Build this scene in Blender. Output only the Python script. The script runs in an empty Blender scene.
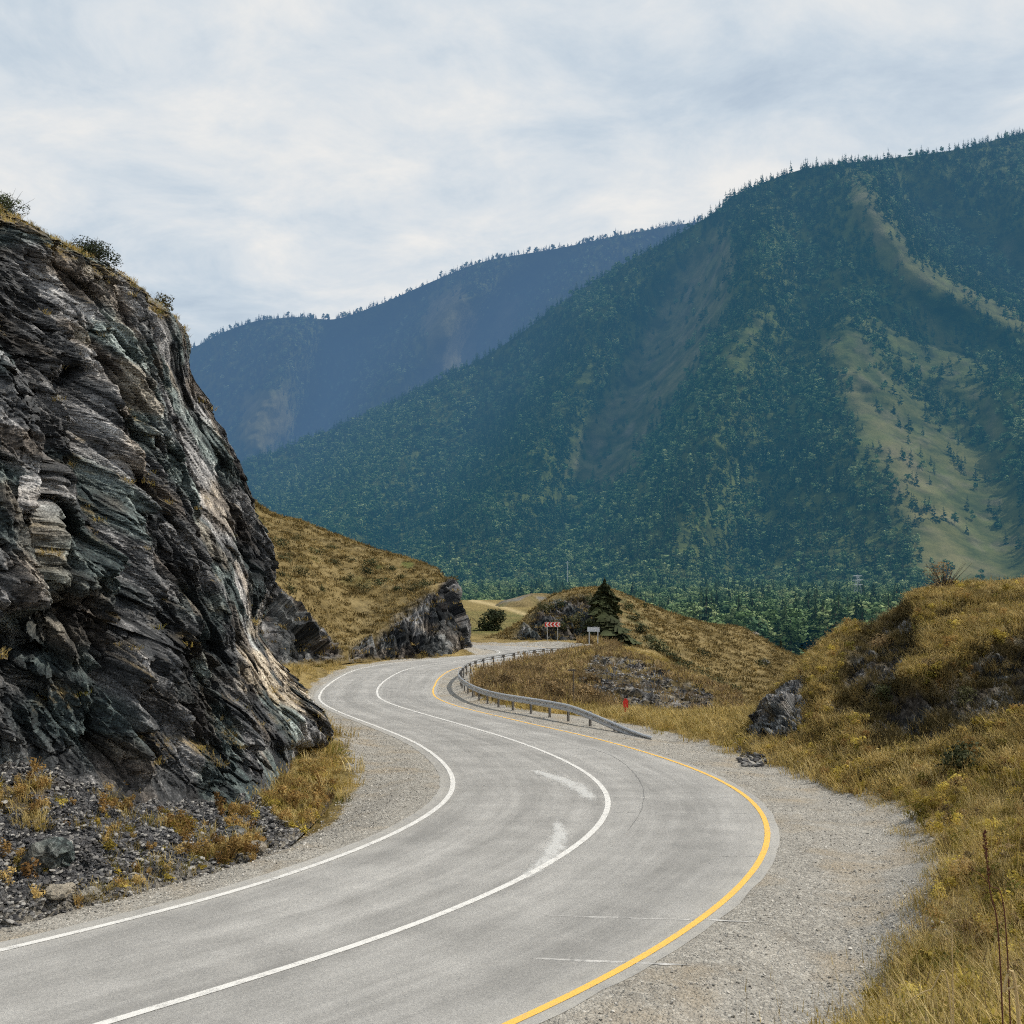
import bpy, math, random
import numpy as np
from mathutils import Vector, Matrix
rng = np.random.default_rng(7)
random.seed(7)
S = bpy.context.scene
COL = S.collection

# ------------------------------------------------------------------ camera model
FPX = 1000.0
PIT = math.atan(48 / 1000.0)
CA, SA = math.cos(PIT), math.sin(PIT)

def at(px, py, Y):
    """world point seen in pixel (px,py) of the reference view at world depth Y"""
    px = np.asarray(px, float); py = np.asarray(py, float); Y = np.asarray(Y, float)
    u = (px - 512) / FPX; v = (512 - py) / FPX
    dy = CA - v * SA; dz = SA + v * CA
    return np.stack(np.broadcast_arrays(u / dy * Y, Y, dz / dy * Y), -1)

def proj(P):
    x, y, z = P[..., 0], P[..., 1], P[..., 2]
    d = np.maximum(y * CA + z * SA, 0.1)
    return 512 + FPX * x / d, 512 - FPX * (-y * SA + z * CA) / d

def zr(y):
    """height of the road surface along the view direction"""
    y = np.asarray(y, float)
    t = np.clip((y - 50) / 20, 0, 1)
    return -3.87 - .07 * np.minimum(y, 50) - np.where(y > 50, (.07 * t - .02 * t * t) * 20, 0) - .03 * np.maximum(y - 70, 0)

_YS = np.concatenate([np.linspace(2, 150, 60000)])
_ZS = zr(_YS)
def hit(px, py):
    d = at(px, py, 1.0)
    i = int(np.argmax(d[2] * _YS - _ZS < 0))
    return np.array([d[0] * _YS[i], _YS[i]])

# ------------------------------------------------------------------ noise
def _h(ix, iy, iz, s):
    h = (ix.astype(np.int64) * 374761393 + iy.astype(np.int64) * 668265263 + iz.astype(np.int64) * 2147483647 + s * 974711) & 0xffffffff
    h = ((h ^ (h >> 13)) * 1274126177) & 0xffffffff
    h = ((h ^ (h >> 16)) * 2246822519) & 0xffffffff
    return (h ^ (h >> 15)) & 0xffffffff

def perlin(P, s=0):
    P = np.asarray(P, float)
    I = np.floor(P).astype(np.int64); f = P - I
    w = f * f * f * (f * (f * 6 - 15) + 10)
    out = 0
    for dx in (0, 1):
        for dy in (0, 1):
            for dz in (0, 1):
                h = _h(I[..., 0] + dx, I[..., 1] + dy, I[..., 2] + dz, s)
                gx = (h & 1023) / 511.5 - 1; gy = ((h >> 10) & 1023) / 511.5 - 1; gz = ((h >> 20) & 1023) / 511.5 - 1
                dot = gx * (f[..., 0] - dx) + gy * (f[..., 1] - dy) + gz * (f[..., 2] - dz)
                out = out + dot * (w[..., 0] if dx else 1 - w[..., 0]) * (w[..., 1] if dy else 1 - w[..., 1]) * (w[..., 2] if dz else 1 - w[..., 2])
    return out * 1.1

def fbm(P, oct=4, s=0, gain=.5, ridged=False):
    a, t, o = 1.0, 0.0, 0
    Q = np.asarray(P, float)
    for k in range(oct):
        n = perlin(Q, s + k)
        if ridged: n = 1 - 2 * np.abs(n)
        o = o + a * n; t += a; a *= gain; Q = Q * 2.03 + 11.3
    return o / t

def voro(P, s=0):
    P = np.asarray(P, float)
    I = np.floor(P).astype(np.int64)
    F1 = np.full(P.shape[:-1], 9e9); F2 = F1.copy(); H = np.zeros(P.shape[:-1], np.int64); D = np.zeros_like(P)
    for dx in (-1, 0, 1):
        for dy in (-1, 0, 1):
            for dz in (-1, 0, 1):
                c = I + np.array([dx, dy, dz])
                h = _h(c[..., 0], c[..., 1], c[..., 2], s)
                q = c + np.stack([(h & 1023) / 1023, ((h >> 10) & 1023) / 1023, ((h >> 20) & 1023) / 1023], -1)
                v = P - q; d = np.sqrt((v * v).sum(-1))
                m = d < F1
                F2 = np.where(m, F1, np.minimum(F2, d)); H = np.where(m, h, H); D = np.where(m[..., None], v, D); F1 = np.where(m, d, F1)
    return F1, F2, H, D

def facet(P, size, s=0, rot=None, stretch=(1, 1, 1), tilt=.8):
    """angular block relief, about -1..1, from tilted voronoi cells"""
    Q = P if rot is None else P @ rot
    Q = Q / (np.array(stretch) * size)
    Q = Q + .12 * np.stack([perlin(Q * 1.3, s + 50), perlin(Q * 1.3, s + 51), perlin(Q * 1.3, s + 52)], -1)
    F1, F2, H, D = voro(Q, s)
    off = ((H >> 3) & 255) / 127.5 - 1
    g = np.stack([((H >> 5) & 127) / 63.5 - 1, ((H >> 12) & 127) / 63.5 - 1, ((H >> 19) & 127) / 63.5 - 1], -1)
    crack = np.clip((F2 - F1) / .06, 0, 1)
    return off * .55 + (g * D).sum(-1) * tilt, crack

def rnd01(h, k=0):
    h = (np.asarray(h, np.int64) * 2654435761 + k * 40503 + 12345) & 0xffffffff; h = ((h ^ (h >> 15)) * 2246822519) & 0xffffffff
    return ((h ^ (h >> 13)) & 65535) / 65535.
_l = np.array((.28, .30, -.91)); _l /= np.linalg.norm(_l); _a = np.cross(_l, (.5, -.8, .2)); _a /= np.linalg.norm(_a)
BS = np.stack([_a, np.cross(_l, _a), _l * .38], 1)
BR = np.array(Matrix.Rotation(.6, 3, 'X') @ Matrix.Rotation(.5, 3, 'Y') @ Matrix.Rotation(.4, 3, 'Z'))
def slabs(P, d, period, seed, cell):
    """stepped bedding planes broken into blocks: height 0..1, block tone 0..1, crack 0..1"""
    d = np.array(d, float); d /= np.linalg.norm(d)
    q = P @ d / period + .16 * fbm(P / (period * 3.), 2, seed + 60)
    Q = (P @ BS) / cell
    if cell < 1.2:      # small joints: cheap brick-like cells
        Q = Q + .3 * perlin(Q * .9, seed)[..., None]; I = np.floor(Q @ BR + (np.floor((Q @ BR)[..., 2:3]) % 2) * .5).astype(np.int64); H = _h(I[..., 0], I[..., 1], I[..., 2], seed); F1 = 0 * q; F2 = F1 + 1
    else: F1, F2, H, D = voro(Q + .15 * perlin(Q * 2, seed)[..., None], seed)
    q = q + rnd01(H, 1); k = np.floor(q); f = q - k; idx = H % 99991 + k.astype(np.int64) * 7919 + seed
    amp = .25 + .75 * rnd01(idx, 2)
    saw = np.where(f < .86, f / .86, (1 - f) / .14)
    lev = .7 * (rnd01(H, 3) - .5)
    cr = np.exp(-(np.minimum(f, 1 - f) / .05) ** 2) * .8 + np.exp(-((F2 - F1) / .05) ** 2) * .5
    return amp * saw + lev, rnd01(idx, 4), np.clip(cr, 0, 1)
def rock_relief(P, l=(.28, .30, -.91), n=(.6, -.75, .25), k=1.):
    l = np.array(l) / np.linalg.norm(l); n = np.array(n) / np.linalg.norm(n); d1 = np.cross(n, l); d3 = d1 * .35 + l * .9 + n * .2; d2 = d1 * .95 - l * .22 + n * .35; d4 = d1 * .93 + l * .36 + n * .1; d5 = d1 * .2 + l * .85 - n * .45
    disp = 0; tone = 0; crack = 0
    for j, (d, per, a, cell, wt) in enumerate(((d1, 1.8, .85, 5.2, .22), (d4, 1.1, .42, 3.4, .15), (d5, 1.9, .12, 2.6, .10), (d1, .62, .30, 1.6, .2), (d4, .42, .17, 1.1, .17), (d2, .27, .13, .8, .15), (d5, .45, .04, .6, .10), (d1, .19, .06, .35, .07))):
        h, t, c = slabs(P, d, per * k, 900 + j * 7, cell * k); disp = disp + a * k * (h - .4); tone = tone + wt * (t - .5); crack = np.maximum(crack, c * min(1, .35 + a))
    return disp, tone, crack
def rock_color(P, tone, crack, seed=0, green=1., pale=None, dark=None, grass=None, gain=1.):
    t = .49 + 1.25 * tone + .2 * fbm(P * 1.3, 3, seed) + .5 * fbm((P @ BS) * np.array([5., 5., 5.]), 4, seed + 3, .8) + .34 * fbm(P * 17, 2, seed + 5, .8)
    def lut(stops):
        xs = [a for a, _ in stops]; return np.stack([np.interp(t, xs, [c[i] for _, c in stops]) for i in range(3)], -1)
    grey = lut([(.22, (.014, .016, .019)), (.42, (.055, .058, .062)), (.56, (.125, .125, .128)), (.70, (.27, .265, .265)), (.88, (.48, .47, .46))])
    gren = lut([(.22, (.010, .018, .020)), (.45, (.032, .056, .056)), (.62, (.085, .125, .118)), (.85, (.26, .33, .31))])
    brn = lut([(.22, (.018, .014, .012)), (.42, (.06, .048, .038)), (.6, (.15, .118, .09)), (.85, (.36, .30, .23))])
    pl = lut([(.2, (.05, .042, .035)), (.38, (.22, .18, .14)), (.55, (.44, .37, .28)), (.8, (.60, .53, .42))])
    m = lambda a, b, w: a + (b - a) * w[..., None]
    c = m(grey, gren, green * sstep(-.05, .12, fbm(P * .33, 3, seed + 7)) * .7)
    c = m(c, brn, sstep(.02, .18, fbm(P * .45, 3, seed + 9)) * .7)
    if pale is not None: c = m(c, pl, np.clip(pale, 0, 1))
    c = c * (1 - .72 * crack)[..., None]
    if dark is not None: c = c * (1 - .78 * dark)[..., None]  # painted shade of the cliff grooves, multiplied into the rock colour
    if grass is not None:
        g_ = sstep(-.3, .3, fbm(P * 6, 3, seed + 11))[..., None]; c = m(c, np.array([.05, .036, .014]) * (1 - g_) + np.array([.24, .165, .055]) * g_, grass)
    return np.clip(c * gain, 0, .75)
def setcol(o, name, c):
    a = o.data.attributes.new(name, 'FLOAT_COLOR', 'POINT'); c = np.asarray(c, np.float32).reshape(-1, 3)
    a.data.foreach_set('color', np.c_[c, np.ones(len(c), np.float32)].astype(np.float32).ravel())
def sstep(a, b, x):
    t = np.clip((x - a) / (b - a), 0, 1); return t * t * (3 - 2 * t)

def segdist(x, y, poly, closed=False):
    pts = np.asarray(poly, float)
    if closed: pts = np.vstack([pts, pts[:1]])
    best = np.full(np.shape(x), 1e9)
    for (x0, y0), (x1, y1) in zip(pts[:-1], pts[1:]):
        dx, dy = x1 - x0, y1 - y0
        t = np.clip(((x - x0) * dx + (y - y0) * dy) / (dx * dx + dy * dy + 1e-9), 0, 1)
        best = np.minimum(best, np.hypot(x - x0 - t * dx, y - y0 - t * dy))
    return best

def inpoly(x, y, poly):
    c = np.zeros(np.shape(x), bool); n = len(poly)
    for i in range(n):
        x0, y0 = poly[i]; x1, y1 = poly[(i + 1) % n]
        k = ((y0 > y) != (y1 > y)) & (x < (x1 - x0) * (y - y0) / ((y1 - y0) + 1e-12) + x0)
        c ^= k
    return c

def pmask(x, y, poly, soft, wob=0):
    d = segdist(x, y, poly, True)
    sd = np.where(inpoly(x, y, poly), d, -d) + wob
    return sstep(-soft, soft, sd)

# ------------------------------------------------------------------ mesh helpers
def mesh_obj(name, V, Fc, mat, parent=None, smooth=False, link=True):
    me = bpy.data.meshes.new(name)
    V = np.asarray(V, np.float32).reshape(-1, 3)
    if isinstance(Fc, np.ndarray) and Fc.ndim == 2:
        n, k = Fc.shape
        me.vertices.add(len(V)); me.vertices.foreach_set('co', V.ravel())
        me.loops.add(n * k); me.loops.foreach_set('vertex_index', Fc.astype(np.int32).ravel())
        me.polygons.add(n); me.polygons.foreach_set('loop_start', np.arange(0, n * k, k, dtype=np.int32))
        me.update(calc_edges=True)
    else:
        me.from_pydata([tuple(map(float, v)) for v in V], [], [tuple(int(i) for i in f) for f in Fc])
    me.validate()
    me.polygons.foreach_set('use_smooth', np.full(len(me.polygons), smooth))
    if mat is not None:
        for m in (mat if isinstance(mat, (list, tuple)) else [mat]): me.materials.append(m)
    o = bpy.data.objects.new(name, me)
    if link: COL.objects.link(o)
    if parent is not None: o.parent = parent
    return o

def setattrs(o, **kw):
    for k, a in kw.items():
        at_ = o.data.attributes.new(k, 'FLOAT', 'POINT')
        at_.data.foreach_set('value', np.asarray(a, np.float32).ravel())

def gridfaces(nv, nu, flip=False):
    i = np.arange(nv - 1)[:, None] * nu + np.arange(nu - 1)[None]
    i = i.ravel()
    f = np.stack([i, i + 1, i + nu + 1, i + nu], -1)
    return f[:, ::-1].copy() if flip else f

def catmull(P, n, axis=0):
    P = np.moveaxis(np.asarray(P, float), axis, 0)
    m = len(P)
    t = np.linspace(0, m - 1 - 1e-9, n); i = t.astype(int); f = (t - i).reshape((-1,) + (1,) * (P.ndim - 1))
    g = lambda k: P[np.clip(i + k, 0, m - 1)]
    p0, p1, p2, p3 = g(-1), g(0), g(1), g(2)
    p0 = np.where((i == 0).reshape(f.shape), 2 * p1 - p2, p0)
    p3 = np.where((i == m - 2).reshape(f.shape), 2 * p2 - p1, p3)
    o = .5 * (2 * p1 + (p2 - p0) * f + (2 * p0 - 5 * p1 + 4 * p2 - p3) * f ** 2 + (3 * p1 - p0 - 3 * p2 + p3) * f ** 3)
    return np.moveaxis(o, 0, axis)

def loft(rows, nv, nu):
    A = np.array(rows, float)
    W = at(A[..., 0], A[..., 1], A[..., 2])
    return catmull(catmull(W, nv, 0), nu, 1)

def normals(P):
    du = np.gradient(P, axis=1); dv = np.gradient(P, axis=0)
    n = np.cross(du, dv); n /= np.linalg.norm(n, axis=-1, keepdims=True) + 1e-9
    return n

def tag(o, label=None, cat=None, group=None, kind=None):
    if label: o['label'] = label
    if cat: o['category'] = cat
    if group: o['group'] = group
    if kind: o['kind'] = kind
    return o

def empty(name, loc, rz=0.):
    o = bpy.data.objects.new(name, None); COL.objects.link(o)
    o.location = tuple(float(c) for c in loc); o.rotation_euler = (0, 0, rz); o.empty_display_size = .2
    return o

class MB:
    def __init__(s): s.v = []; s.f = []; s.mi = []
    def add(s, V, F, mi=0):
        b = len(s.v); s.v.extend([tuple(map(float, p)) for p in V]); s.f.extend([tuple(int(i) + b for i in q) for q in F]); s.mi.extend([mi] * len(F))
    def box(s, c, size, M=None, mi=0):
        h = np.array(size) / 2.
        V = [np.array([x, y, z]) * h for x in (-1, 1) for y in (-1, 1) for z in (-1, 1)]
        if M is not None: V = [M @ v for v in V]
        V = [v + np.array(c) for v in V]
        s.add(V, [(0, 1, 3, 2), (4, 6, 7, 5), (0, 4, 5, 1), (2, 3, 7, 6), (0, 2, 6, 4), (1, 5, 7, 3)], mi)
    def tube(s, pts, rad, n=6, mi=0):
        pts = np.asarray(pts, float); rad = np.broadcast_to(rad, len(pts)); V = []; m = len(pts)
        for i, p in enumerate(pts):
            t = pts[min(i + 1, m - 1)] - pts[max(i - 1, 0)]; t = t / (np.linalg.norm(t) + 1e-9)
            a = np.cross(t, [0, 0, 1.]) if abs(t[2]) < .9 else np.cross(t, [1., 0, 0]); a /= np.linalg.norm(a); b = np.cross(t, a)
            for k in range(n):
                w = 2 * math.pi * k / n; V.append(p + rad[i] * (math.cos(w) * a + math.sin(w) * b))
        F = [(i * n + k, i * n + (k + 1) % n, (i + 1) * n + (k + 1) % n, (i + 1) * n + k) for i in range(m - 1) for k in range(n)]
        F += [tuple(range(n))[::-1], tuple((m - 1) * n + k for k in range(n))]
        s.add(V, F, mi)
    def build(s, name, mat, parent=None, smooth=False, link=True):
        o = mesh_obj(name, np.array(s.v), s.f, mat, parent, smooth, link)
        if any(s.mi): o.data.polygons.foreach_set('material_index', s.mi)
        return o

# ------------------------------------------------------------------ materials
def new_mat(name):
    m = bpy.data.materials.new(name); m.use_nodes = True
    nt = m.node_tree; nt.nodes.clear()
    out = nt.nodes.new('ShaderNodeOutputMaterial')
    return m, nt, nt.nodes, nt.links, out

class G:
    """tiny node-graph builder"""
    def __init__(s, name): s.m, s.nt, s.N, s.L, s.out = new_mat(name)
    def put(s, sock, v):
        if hasattr(v, 'is_linked') or hasattr(v, 'links'): s.L.new(v, sock)
        elif v is not None: sock.default_value = v
    def noise(s, vec, scale, detail=4, rough=.55, dist=0):
        n = s.N.new('ShaderNodeTexNoise'); s.put(n.inputs['Vector'], vec); n.inputs['Scale'].default_value = scale
        n.inputs['Detail'].default_value = detail; n.inputs['Roughness'].default_value = rough; n.inputs['Distortion'].default_value = dist
        return n.outputs['Fac']
    def voronoi(s, vec, scale, feat='F1', out='Distance'):
        n = s.N.new('ShaderNodeTexVoronoi'); n.feature = feat; s.put(n.inputs['Vector'], vec); n.inputs['Scale'].default_value = scale
        return n.outputs[out]
    def pos(s): return s.N.new('ShaderNodeNewGeometry').outputs['Position']
    def obj(s): return s.N.new('ShaderNodeTexCoord').outputs['Object']
    def mapping(s, vec, scale=(1, 1, 1), rot=(0, 0, 0)):
        n = s.N.new('ShaderNodeMapping'); s.L.new(vec, n.inputs['Vector']); n.inputs['Scale'].default_value = scale; n.inputs['Rotation'].default_value = rot
        return n.outputs[0]
    def attr(s, name):
        n = s.N.new('ShaderNodeAttribute'); n.attribute_name = name; return n.outputs['Fac']
    def rnd(s): return s.N.new('ShaderNodeObjectInfo').outputs['Random']
    def ramp(s, f, stops, interp='LINEAR'):
        n = s.N.new('ShaderNodeValToRGB'); s.L.new(f, n.inputs[0]); cr = n.color_ramp; cr.interpolation = interp
        while len(cr.elements) < len(stops): cr.elements.new(.5)
        for e, (p, c) in zip(cr.elements, stops):
            e.position = p; e.color = (*c, 1) if hasattr(c, '__len__') else (c, c, c, 1)
        return n.outputs[0]
    def mr(s, f, a, b, c=0., d=1.):
        n = s.N.new('ShaderNodeMapRange'); s.L.new(f, n.inputs[0])
        for i, v in zip((1, 2, 3, 4), (a, b, c, d)): n.inputs[i].default_value = v
        return n.outputs[0]
    def math(s, op, a, b=None, c=None):
        n = s.N.new('ShaderNodeMath'); n.operation = op; s.put(n.inputs[0], a)
        if b is not None: s.put(n.inputs[1], b)
        if c is not None: s.put(n.inputs[2], c)
        return n.outputs[0]
    def mix(s, f, a, b, mode='MIX'):
        n = s.N.new('ShaderNodeMix'); n.data_type = 'RGBA'; n.blend_type = mode
        s.put(n.inputs[0], f)
        for k, v in ((6, a), (7, b)):
            if isinstance(v, (tuple, list)): v = (*v, 1) if len(v) == 3 else v
            s.put(n.inputs[k], v)
        return n.outputs[2]
    def bump(s, h, strength=.5, dist=.1, norm=None):
        n = s.N.new('ShaderNodeBump'); s.L.new(h, n.inputs['Height']); n.inputs['Strength'].default_value = strength; n.inputs['Distance'].default_value = dist
        if norm is not None: s.L.new(norm, n.inputs['Normal'])
        return n.outputs[0]
    def bsdf(s, col, rough=.9, norm=None, spec=.2, metal=0, trans=0):
        n = s.N.new('ShaderNodeBsdfPrincipled')
        if isinstance(col, (tuple, list)): col = (*col, 1)
        s.put(n.inputs['Base Color'], col); s.put(n.inputs['Roughness'], rough); n.inputs['Specular IOR Level'].default_value = spec
        n.inputs['Metallic'].default_value = metal
        if norm is not None: s.L.new(norm, n.inputs['Normal'])
        o = n.outputs[0]
        if trans:
            t = s.N.new('ShaderNodeBsdfTranslucent'); s.put(t.inputs[0], col)
            mx = s.N.new('ShaderNodeMixShader'); mx.inputs[0].default_value = trans; s.L.new(o, mx.inputs[1]); s.L.new(t.outputs[0], mx.inputs[2]); o = mx.outputs[0]
        return o
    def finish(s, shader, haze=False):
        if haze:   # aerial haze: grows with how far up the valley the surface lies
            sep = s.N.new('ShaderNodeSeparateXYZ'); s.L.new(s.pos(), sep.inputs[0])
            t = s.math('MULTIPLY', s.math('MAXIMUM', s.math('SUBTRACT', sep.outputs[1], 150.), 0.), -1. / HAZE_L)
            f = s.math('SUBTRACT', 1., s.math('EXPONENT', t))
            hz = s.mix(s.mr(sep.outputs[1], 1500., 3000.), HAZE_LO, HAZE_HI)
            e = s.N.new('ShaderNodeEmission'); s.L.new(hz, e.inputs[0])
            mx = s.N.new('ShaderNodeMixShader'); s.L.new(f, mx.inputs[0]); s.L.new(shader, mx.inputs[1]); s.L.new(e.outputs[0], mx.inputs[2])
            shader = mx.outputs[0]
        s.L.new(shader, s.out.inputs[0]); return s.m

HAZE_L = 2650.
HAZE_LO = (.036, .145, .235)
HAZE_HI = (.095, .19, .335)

def mat_simple(name, col, rough=.8, spec=.2, metal=0, var=.15, scale=6., bump=0., haze=False, trans=0):
    g = G(name); n = g.noise(g.obj(), scale, 4)
    c = g.mix(1., col, g.ramp(n, [(.3, 1 - var), (.7, 1 + var)]), 'MULTIPLY')
    return g.finish(g.bsdf(c, rough, g.bump(n, .5, bump) if bump else None, spec, metal, trans), haze)

# rock of the cliff and the outcrops
def strat(g, p, k=(1, 1, .5), d=(.5, .1, -.86)):
    """coordinates with the third axis along the bedding of the rock"""
    d = Vector(d).normalized(); a = d.cross(Vector((0, 1, .15))).normalized(); b = d.cross(a)
    out = g.N.new('ShaderNodeCombineXYZ')
    for i, v in enumerate((a, b, d)):
        n = g.N.new('ShaderNodeVectorMath'); n.operation = 'DOT_PRODUCT'; g.L.new(p, n.inputs[0]); n.inputs[1].default_value = tuple(v * k[i]); g.L.new(n.outputs['Value'], out.inputs[i])
    return out.outputs[0]
def vcell(g, vec, scale):
    c = g.voronoi(vec, scale, 'F1', 'Color'); sp = g.N.new('ShaderNodeSeparateColor'); g.L.new(c, sp.inputs[0]); return sp.outputs[0]
def mat_rock(name, dark, mid, light, pale, scale=1., green=True, haze=False, bumpd=.12):
    g = G(name); p = g.pos(); st = strat(g, p)
    n1 = g.noise(st, 1.1 * scale, 7, .7); n2 = g.noise(st, 6. * scale, 6, .8); n3 = g.noise(p, .30 * scale, 3)
    wv = g.N.new('ShaderNodeVectorMath'); wv.operation = 'MULTIPLY_ADD'
    nv = g.N.new('ShaderNodeTexNoise'); g.L.new(st, nv.inputs['Vector']); nv.inputs['Scale'].default_value = 6 * scale; nv.inputs['Detail'].default_value = 4
    g.L.new(nv.outputs['Color'], wv.inputs[0]); wv.inputs[1].default_value = (.12, .12, .12); g.L.new(st, wv.inputs[2]); wst = wv.outputs[0]
    k1 = vcell(g, wst, 2.2 * scale); k2 = vcell(g, wst, 7.5 * scale); k3 = vcell(g, wst, 24 * scale)
    f = g.math('ADD', g.math('MULTIPLY', n1, .42), g.math('MULTIPLY', n2, .58))
    kk = g.math('ADD', g.math('MULTIPLY', k1, .3), g.math('ADD', g.math('MULTIPLY', k2, .35), g.math('MULTIPLY', k3, .35)))
    f = g.math('ADD', g.math('MULTIPLY', f, .72), g.math('MULTIPLY', kk, .28))
    c = g.ramp(f, [(.40, dark), (.475, mid), (.53, tuple(.5 * a + .5 * b for a, b in zip(mid, light))), (.60, light)])
    if green:
        c = g.mix(g.mr(n3, .46, .60, 0, .75), c, g.ramp(f, [(.38, (.010, .022, .022)), (.5, (.055, .085, .08)), (.62, (.19, .25, .23))]))
        c = g.mix(g.mr(g.noise(p, .6 * scale, 3), .54, .68, 0, .6), c, g.ramp(f, [(.38, (.025, .018, .013)), (.6, (.24, .18, .13))]))
    dk = g.attr('a_dark'); c = g.mix(g.math('MULTIPLY', dk, .7), c, tuple(.9 * a for a in dark))
    fl = g.math('MULTIPLY', g.mr(g.noise(p, 15 * scale, 4, .85), .56, .64), g.mr(n1, .44, .58))
    c = g.mix(g.math('MULTIPLY', fl, g.mr(k3, .4, .6)), c, tuple(min(.62, 1.7 * a) for a in light))
    v = g.voronoi(wst, 2.2 * scale, 'DISTANCE_TO_EDGE'); v2 = g.voronoi(wst, 7.5 * scale, 'DISTANCE_TO_EDGE')
    c = g.mix(1., c, g.mr(v, 0., .035, .3, 1.), 'MULTIPLY'); c = g.mix(1., c, g.mr(v2, 0., .05, .5, 1.), 'MULTIPLY')
    pl = g.ramp(f, [(.40, tuple(.2 * a for a in pale)), (.46, tuple(.75 * a for a in pale)), (.6, pale)])
    c = g.mix(g.attr('a_pale'), c, pl)
    c = g.mix(g.attr('a_grass'), c, g.ramp(g.noise(p, 7, 5, .7), [(.35, (.05, .035, .012)), (.65, (.22, .15, .05))]))
    nb = g.bump(g.math('ADD', g.math('MULTIPLY', k1, .5), g.math('MULTIPLY', n1, .5)), .8, bumpd * 1.2)
    nb = g.bump(g.math('ADD', k2, n2), .9, bumpd * .7, nb)
    nb = g.bump(g.math('ADD', k3, g.noise(p, 26 * scale, 4, .8)), .9, bumpd * .22, nb)
    return g.finish(g.bsdf(c, .72, nb, .4), haze)

def grass_col(g, p, sc, cols):
    n = g.noise(p, sc, 6, .7); n2 = g.noise(p, sc * .12, 3)
    f = g.math('ADD', g.math('MULTIPLY', n, .6), g.math('MULTIPLY', n2, .4))
    return g.ramp(f, [(.36, cols[0]), (.48, cols[1]), (.6, cols[2])]), n

# terrain material: a_rock / a_grav / a_pale / a_green masks over dry grass
def mat_terrain(name, cols, gsc=4., haze=False, bumpd=.08, rock=True, gravel=False, rcol=None):
    g = G(name); p = g.pos()
    c, n = grass_col(g, p, gsc, cols)
    gr = g.ramp(n, [(.35, (.02, .03, .012)), (.6, (.10, .12, .035))])
    c = g.mix(g.attr('a_green'), c, gr)
    if rock:
        if rcol: rk = g.ramp(n, [(.36, rcol[0]), (.48, rcol[1]), (.62, rcol[2])])
        else:
            a = g.N.new('ShaderNodeAttribute'); a.attribute_name = 'rockcol'
            rk = g.mix(1., a.outputs['Color'], g.ramp(n, [(.32, .6), (.66, 1.4)]), 'MULTIPLY')
        c = g.mix(g.attr('a_rock'), c, rk)
    if gravel:
        vn = g.N.new('ShaderNodeTexVoronoi'); g.L.new(p, vn.inputs['Vector']); vn.inputs['Scale'].default_value = 26.
        sep = g.N.new('ShaderNodeSeparateColor'); g.L.new(vn.outputs['Color'], sep.inputs[0]); vd = vn.outputs['Distance']
        gv = g.ramp(sep.outputs[0], [(0, (.17, .155, .135)), (.5, (.32, .30, .265)), (.85, (.44, .415, .365)), (1, (.64, .61, .55))])
        m1 = g.noise(p, 1.1, 5, .65)
        gv = g.mix(.5, gv, g.ramp(m1, [(.3, (.23, .22, .20)), (.7, (.42, .40, .36))]))
        gv = g.mix(g.mr(g.noise(p, .7, 3), .5, .68, 0, .55), gv, (.34, .275, .19))
        gm = g.math('ADD', g.attr('a_grav'), g.math('MULTIPLY', g.math('SUBTRACT', g.noise(p, 3.1, 5, .75), .5), 1.1))
        gm = g.mr(gm, .42, .6)
        c = g.mix(gm, c, gv)
    c = g.mix(g.attr('a_pale'), c, (.40, .32, .17))
    nb = g.bump(n, .8, bumpd * 2)
    if gravel: nb = g.bump(g.math('MULTIPLY', vd, gm), .7, -.03, nb)
    return g.finish(g.bsdf(c, .95, nb, .1), haze)

GOLD = [(.07, .052, .022), (.19, .14, .055), (.34, .255, .11)]
HILL = [(.06, .046, .020), (.145, .108, .044), (.23, .175, .08)]
RK = [(.02, .021, .022), (.10, .10, .10), (.27, .265, .26)]
def mat_vrock(name, haze=False):
    g = G(name); p = g.pos(); a = g.N.new('ShaderNodeAttribute'); a.attribute_name = 'rockcol'
    n = g.noise(p, 22, 3, .8)
    c = g.mix(1., a.outputs['Color'], g.ramp(n, [(.34, .40), (.5, .95), (.62, 1.9)]), 'MULTIPLY')
    return g.finish(g.bsdf(c, .75, g.bump(n, .8, .035), .35), haze)
M_vrock = mat_vrock('cliff_stone')
M_cliff = mat_rock('cliff_rock', (.010, .012, .014), (.075, .077, .080), (.34, .335, .34), (.50, .43, .33))
M_scree = mat_rock('scree_rock', (.012, .013, .016), (.065, .067, .075), (.24, .24, .25), (.42, .38, .31), 3.2, green=False)
M_ground = mat_terrain('dry_ground', GOLD, rock=False, gravel=True)
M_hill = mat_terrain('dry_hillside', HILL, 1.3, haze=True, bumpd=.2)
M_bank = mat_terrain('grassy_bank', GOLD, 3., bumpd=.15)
M_mount = mat_terrain('mountain_ground', [(.022, .036, .010), (.062, .074, .022), (.125, .122, .042)], .03, haze=True, bumpd=2.5, rcol=[(.05, .045, .032), (.10, .082, .055), (.2, .175, .13)])

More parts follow.
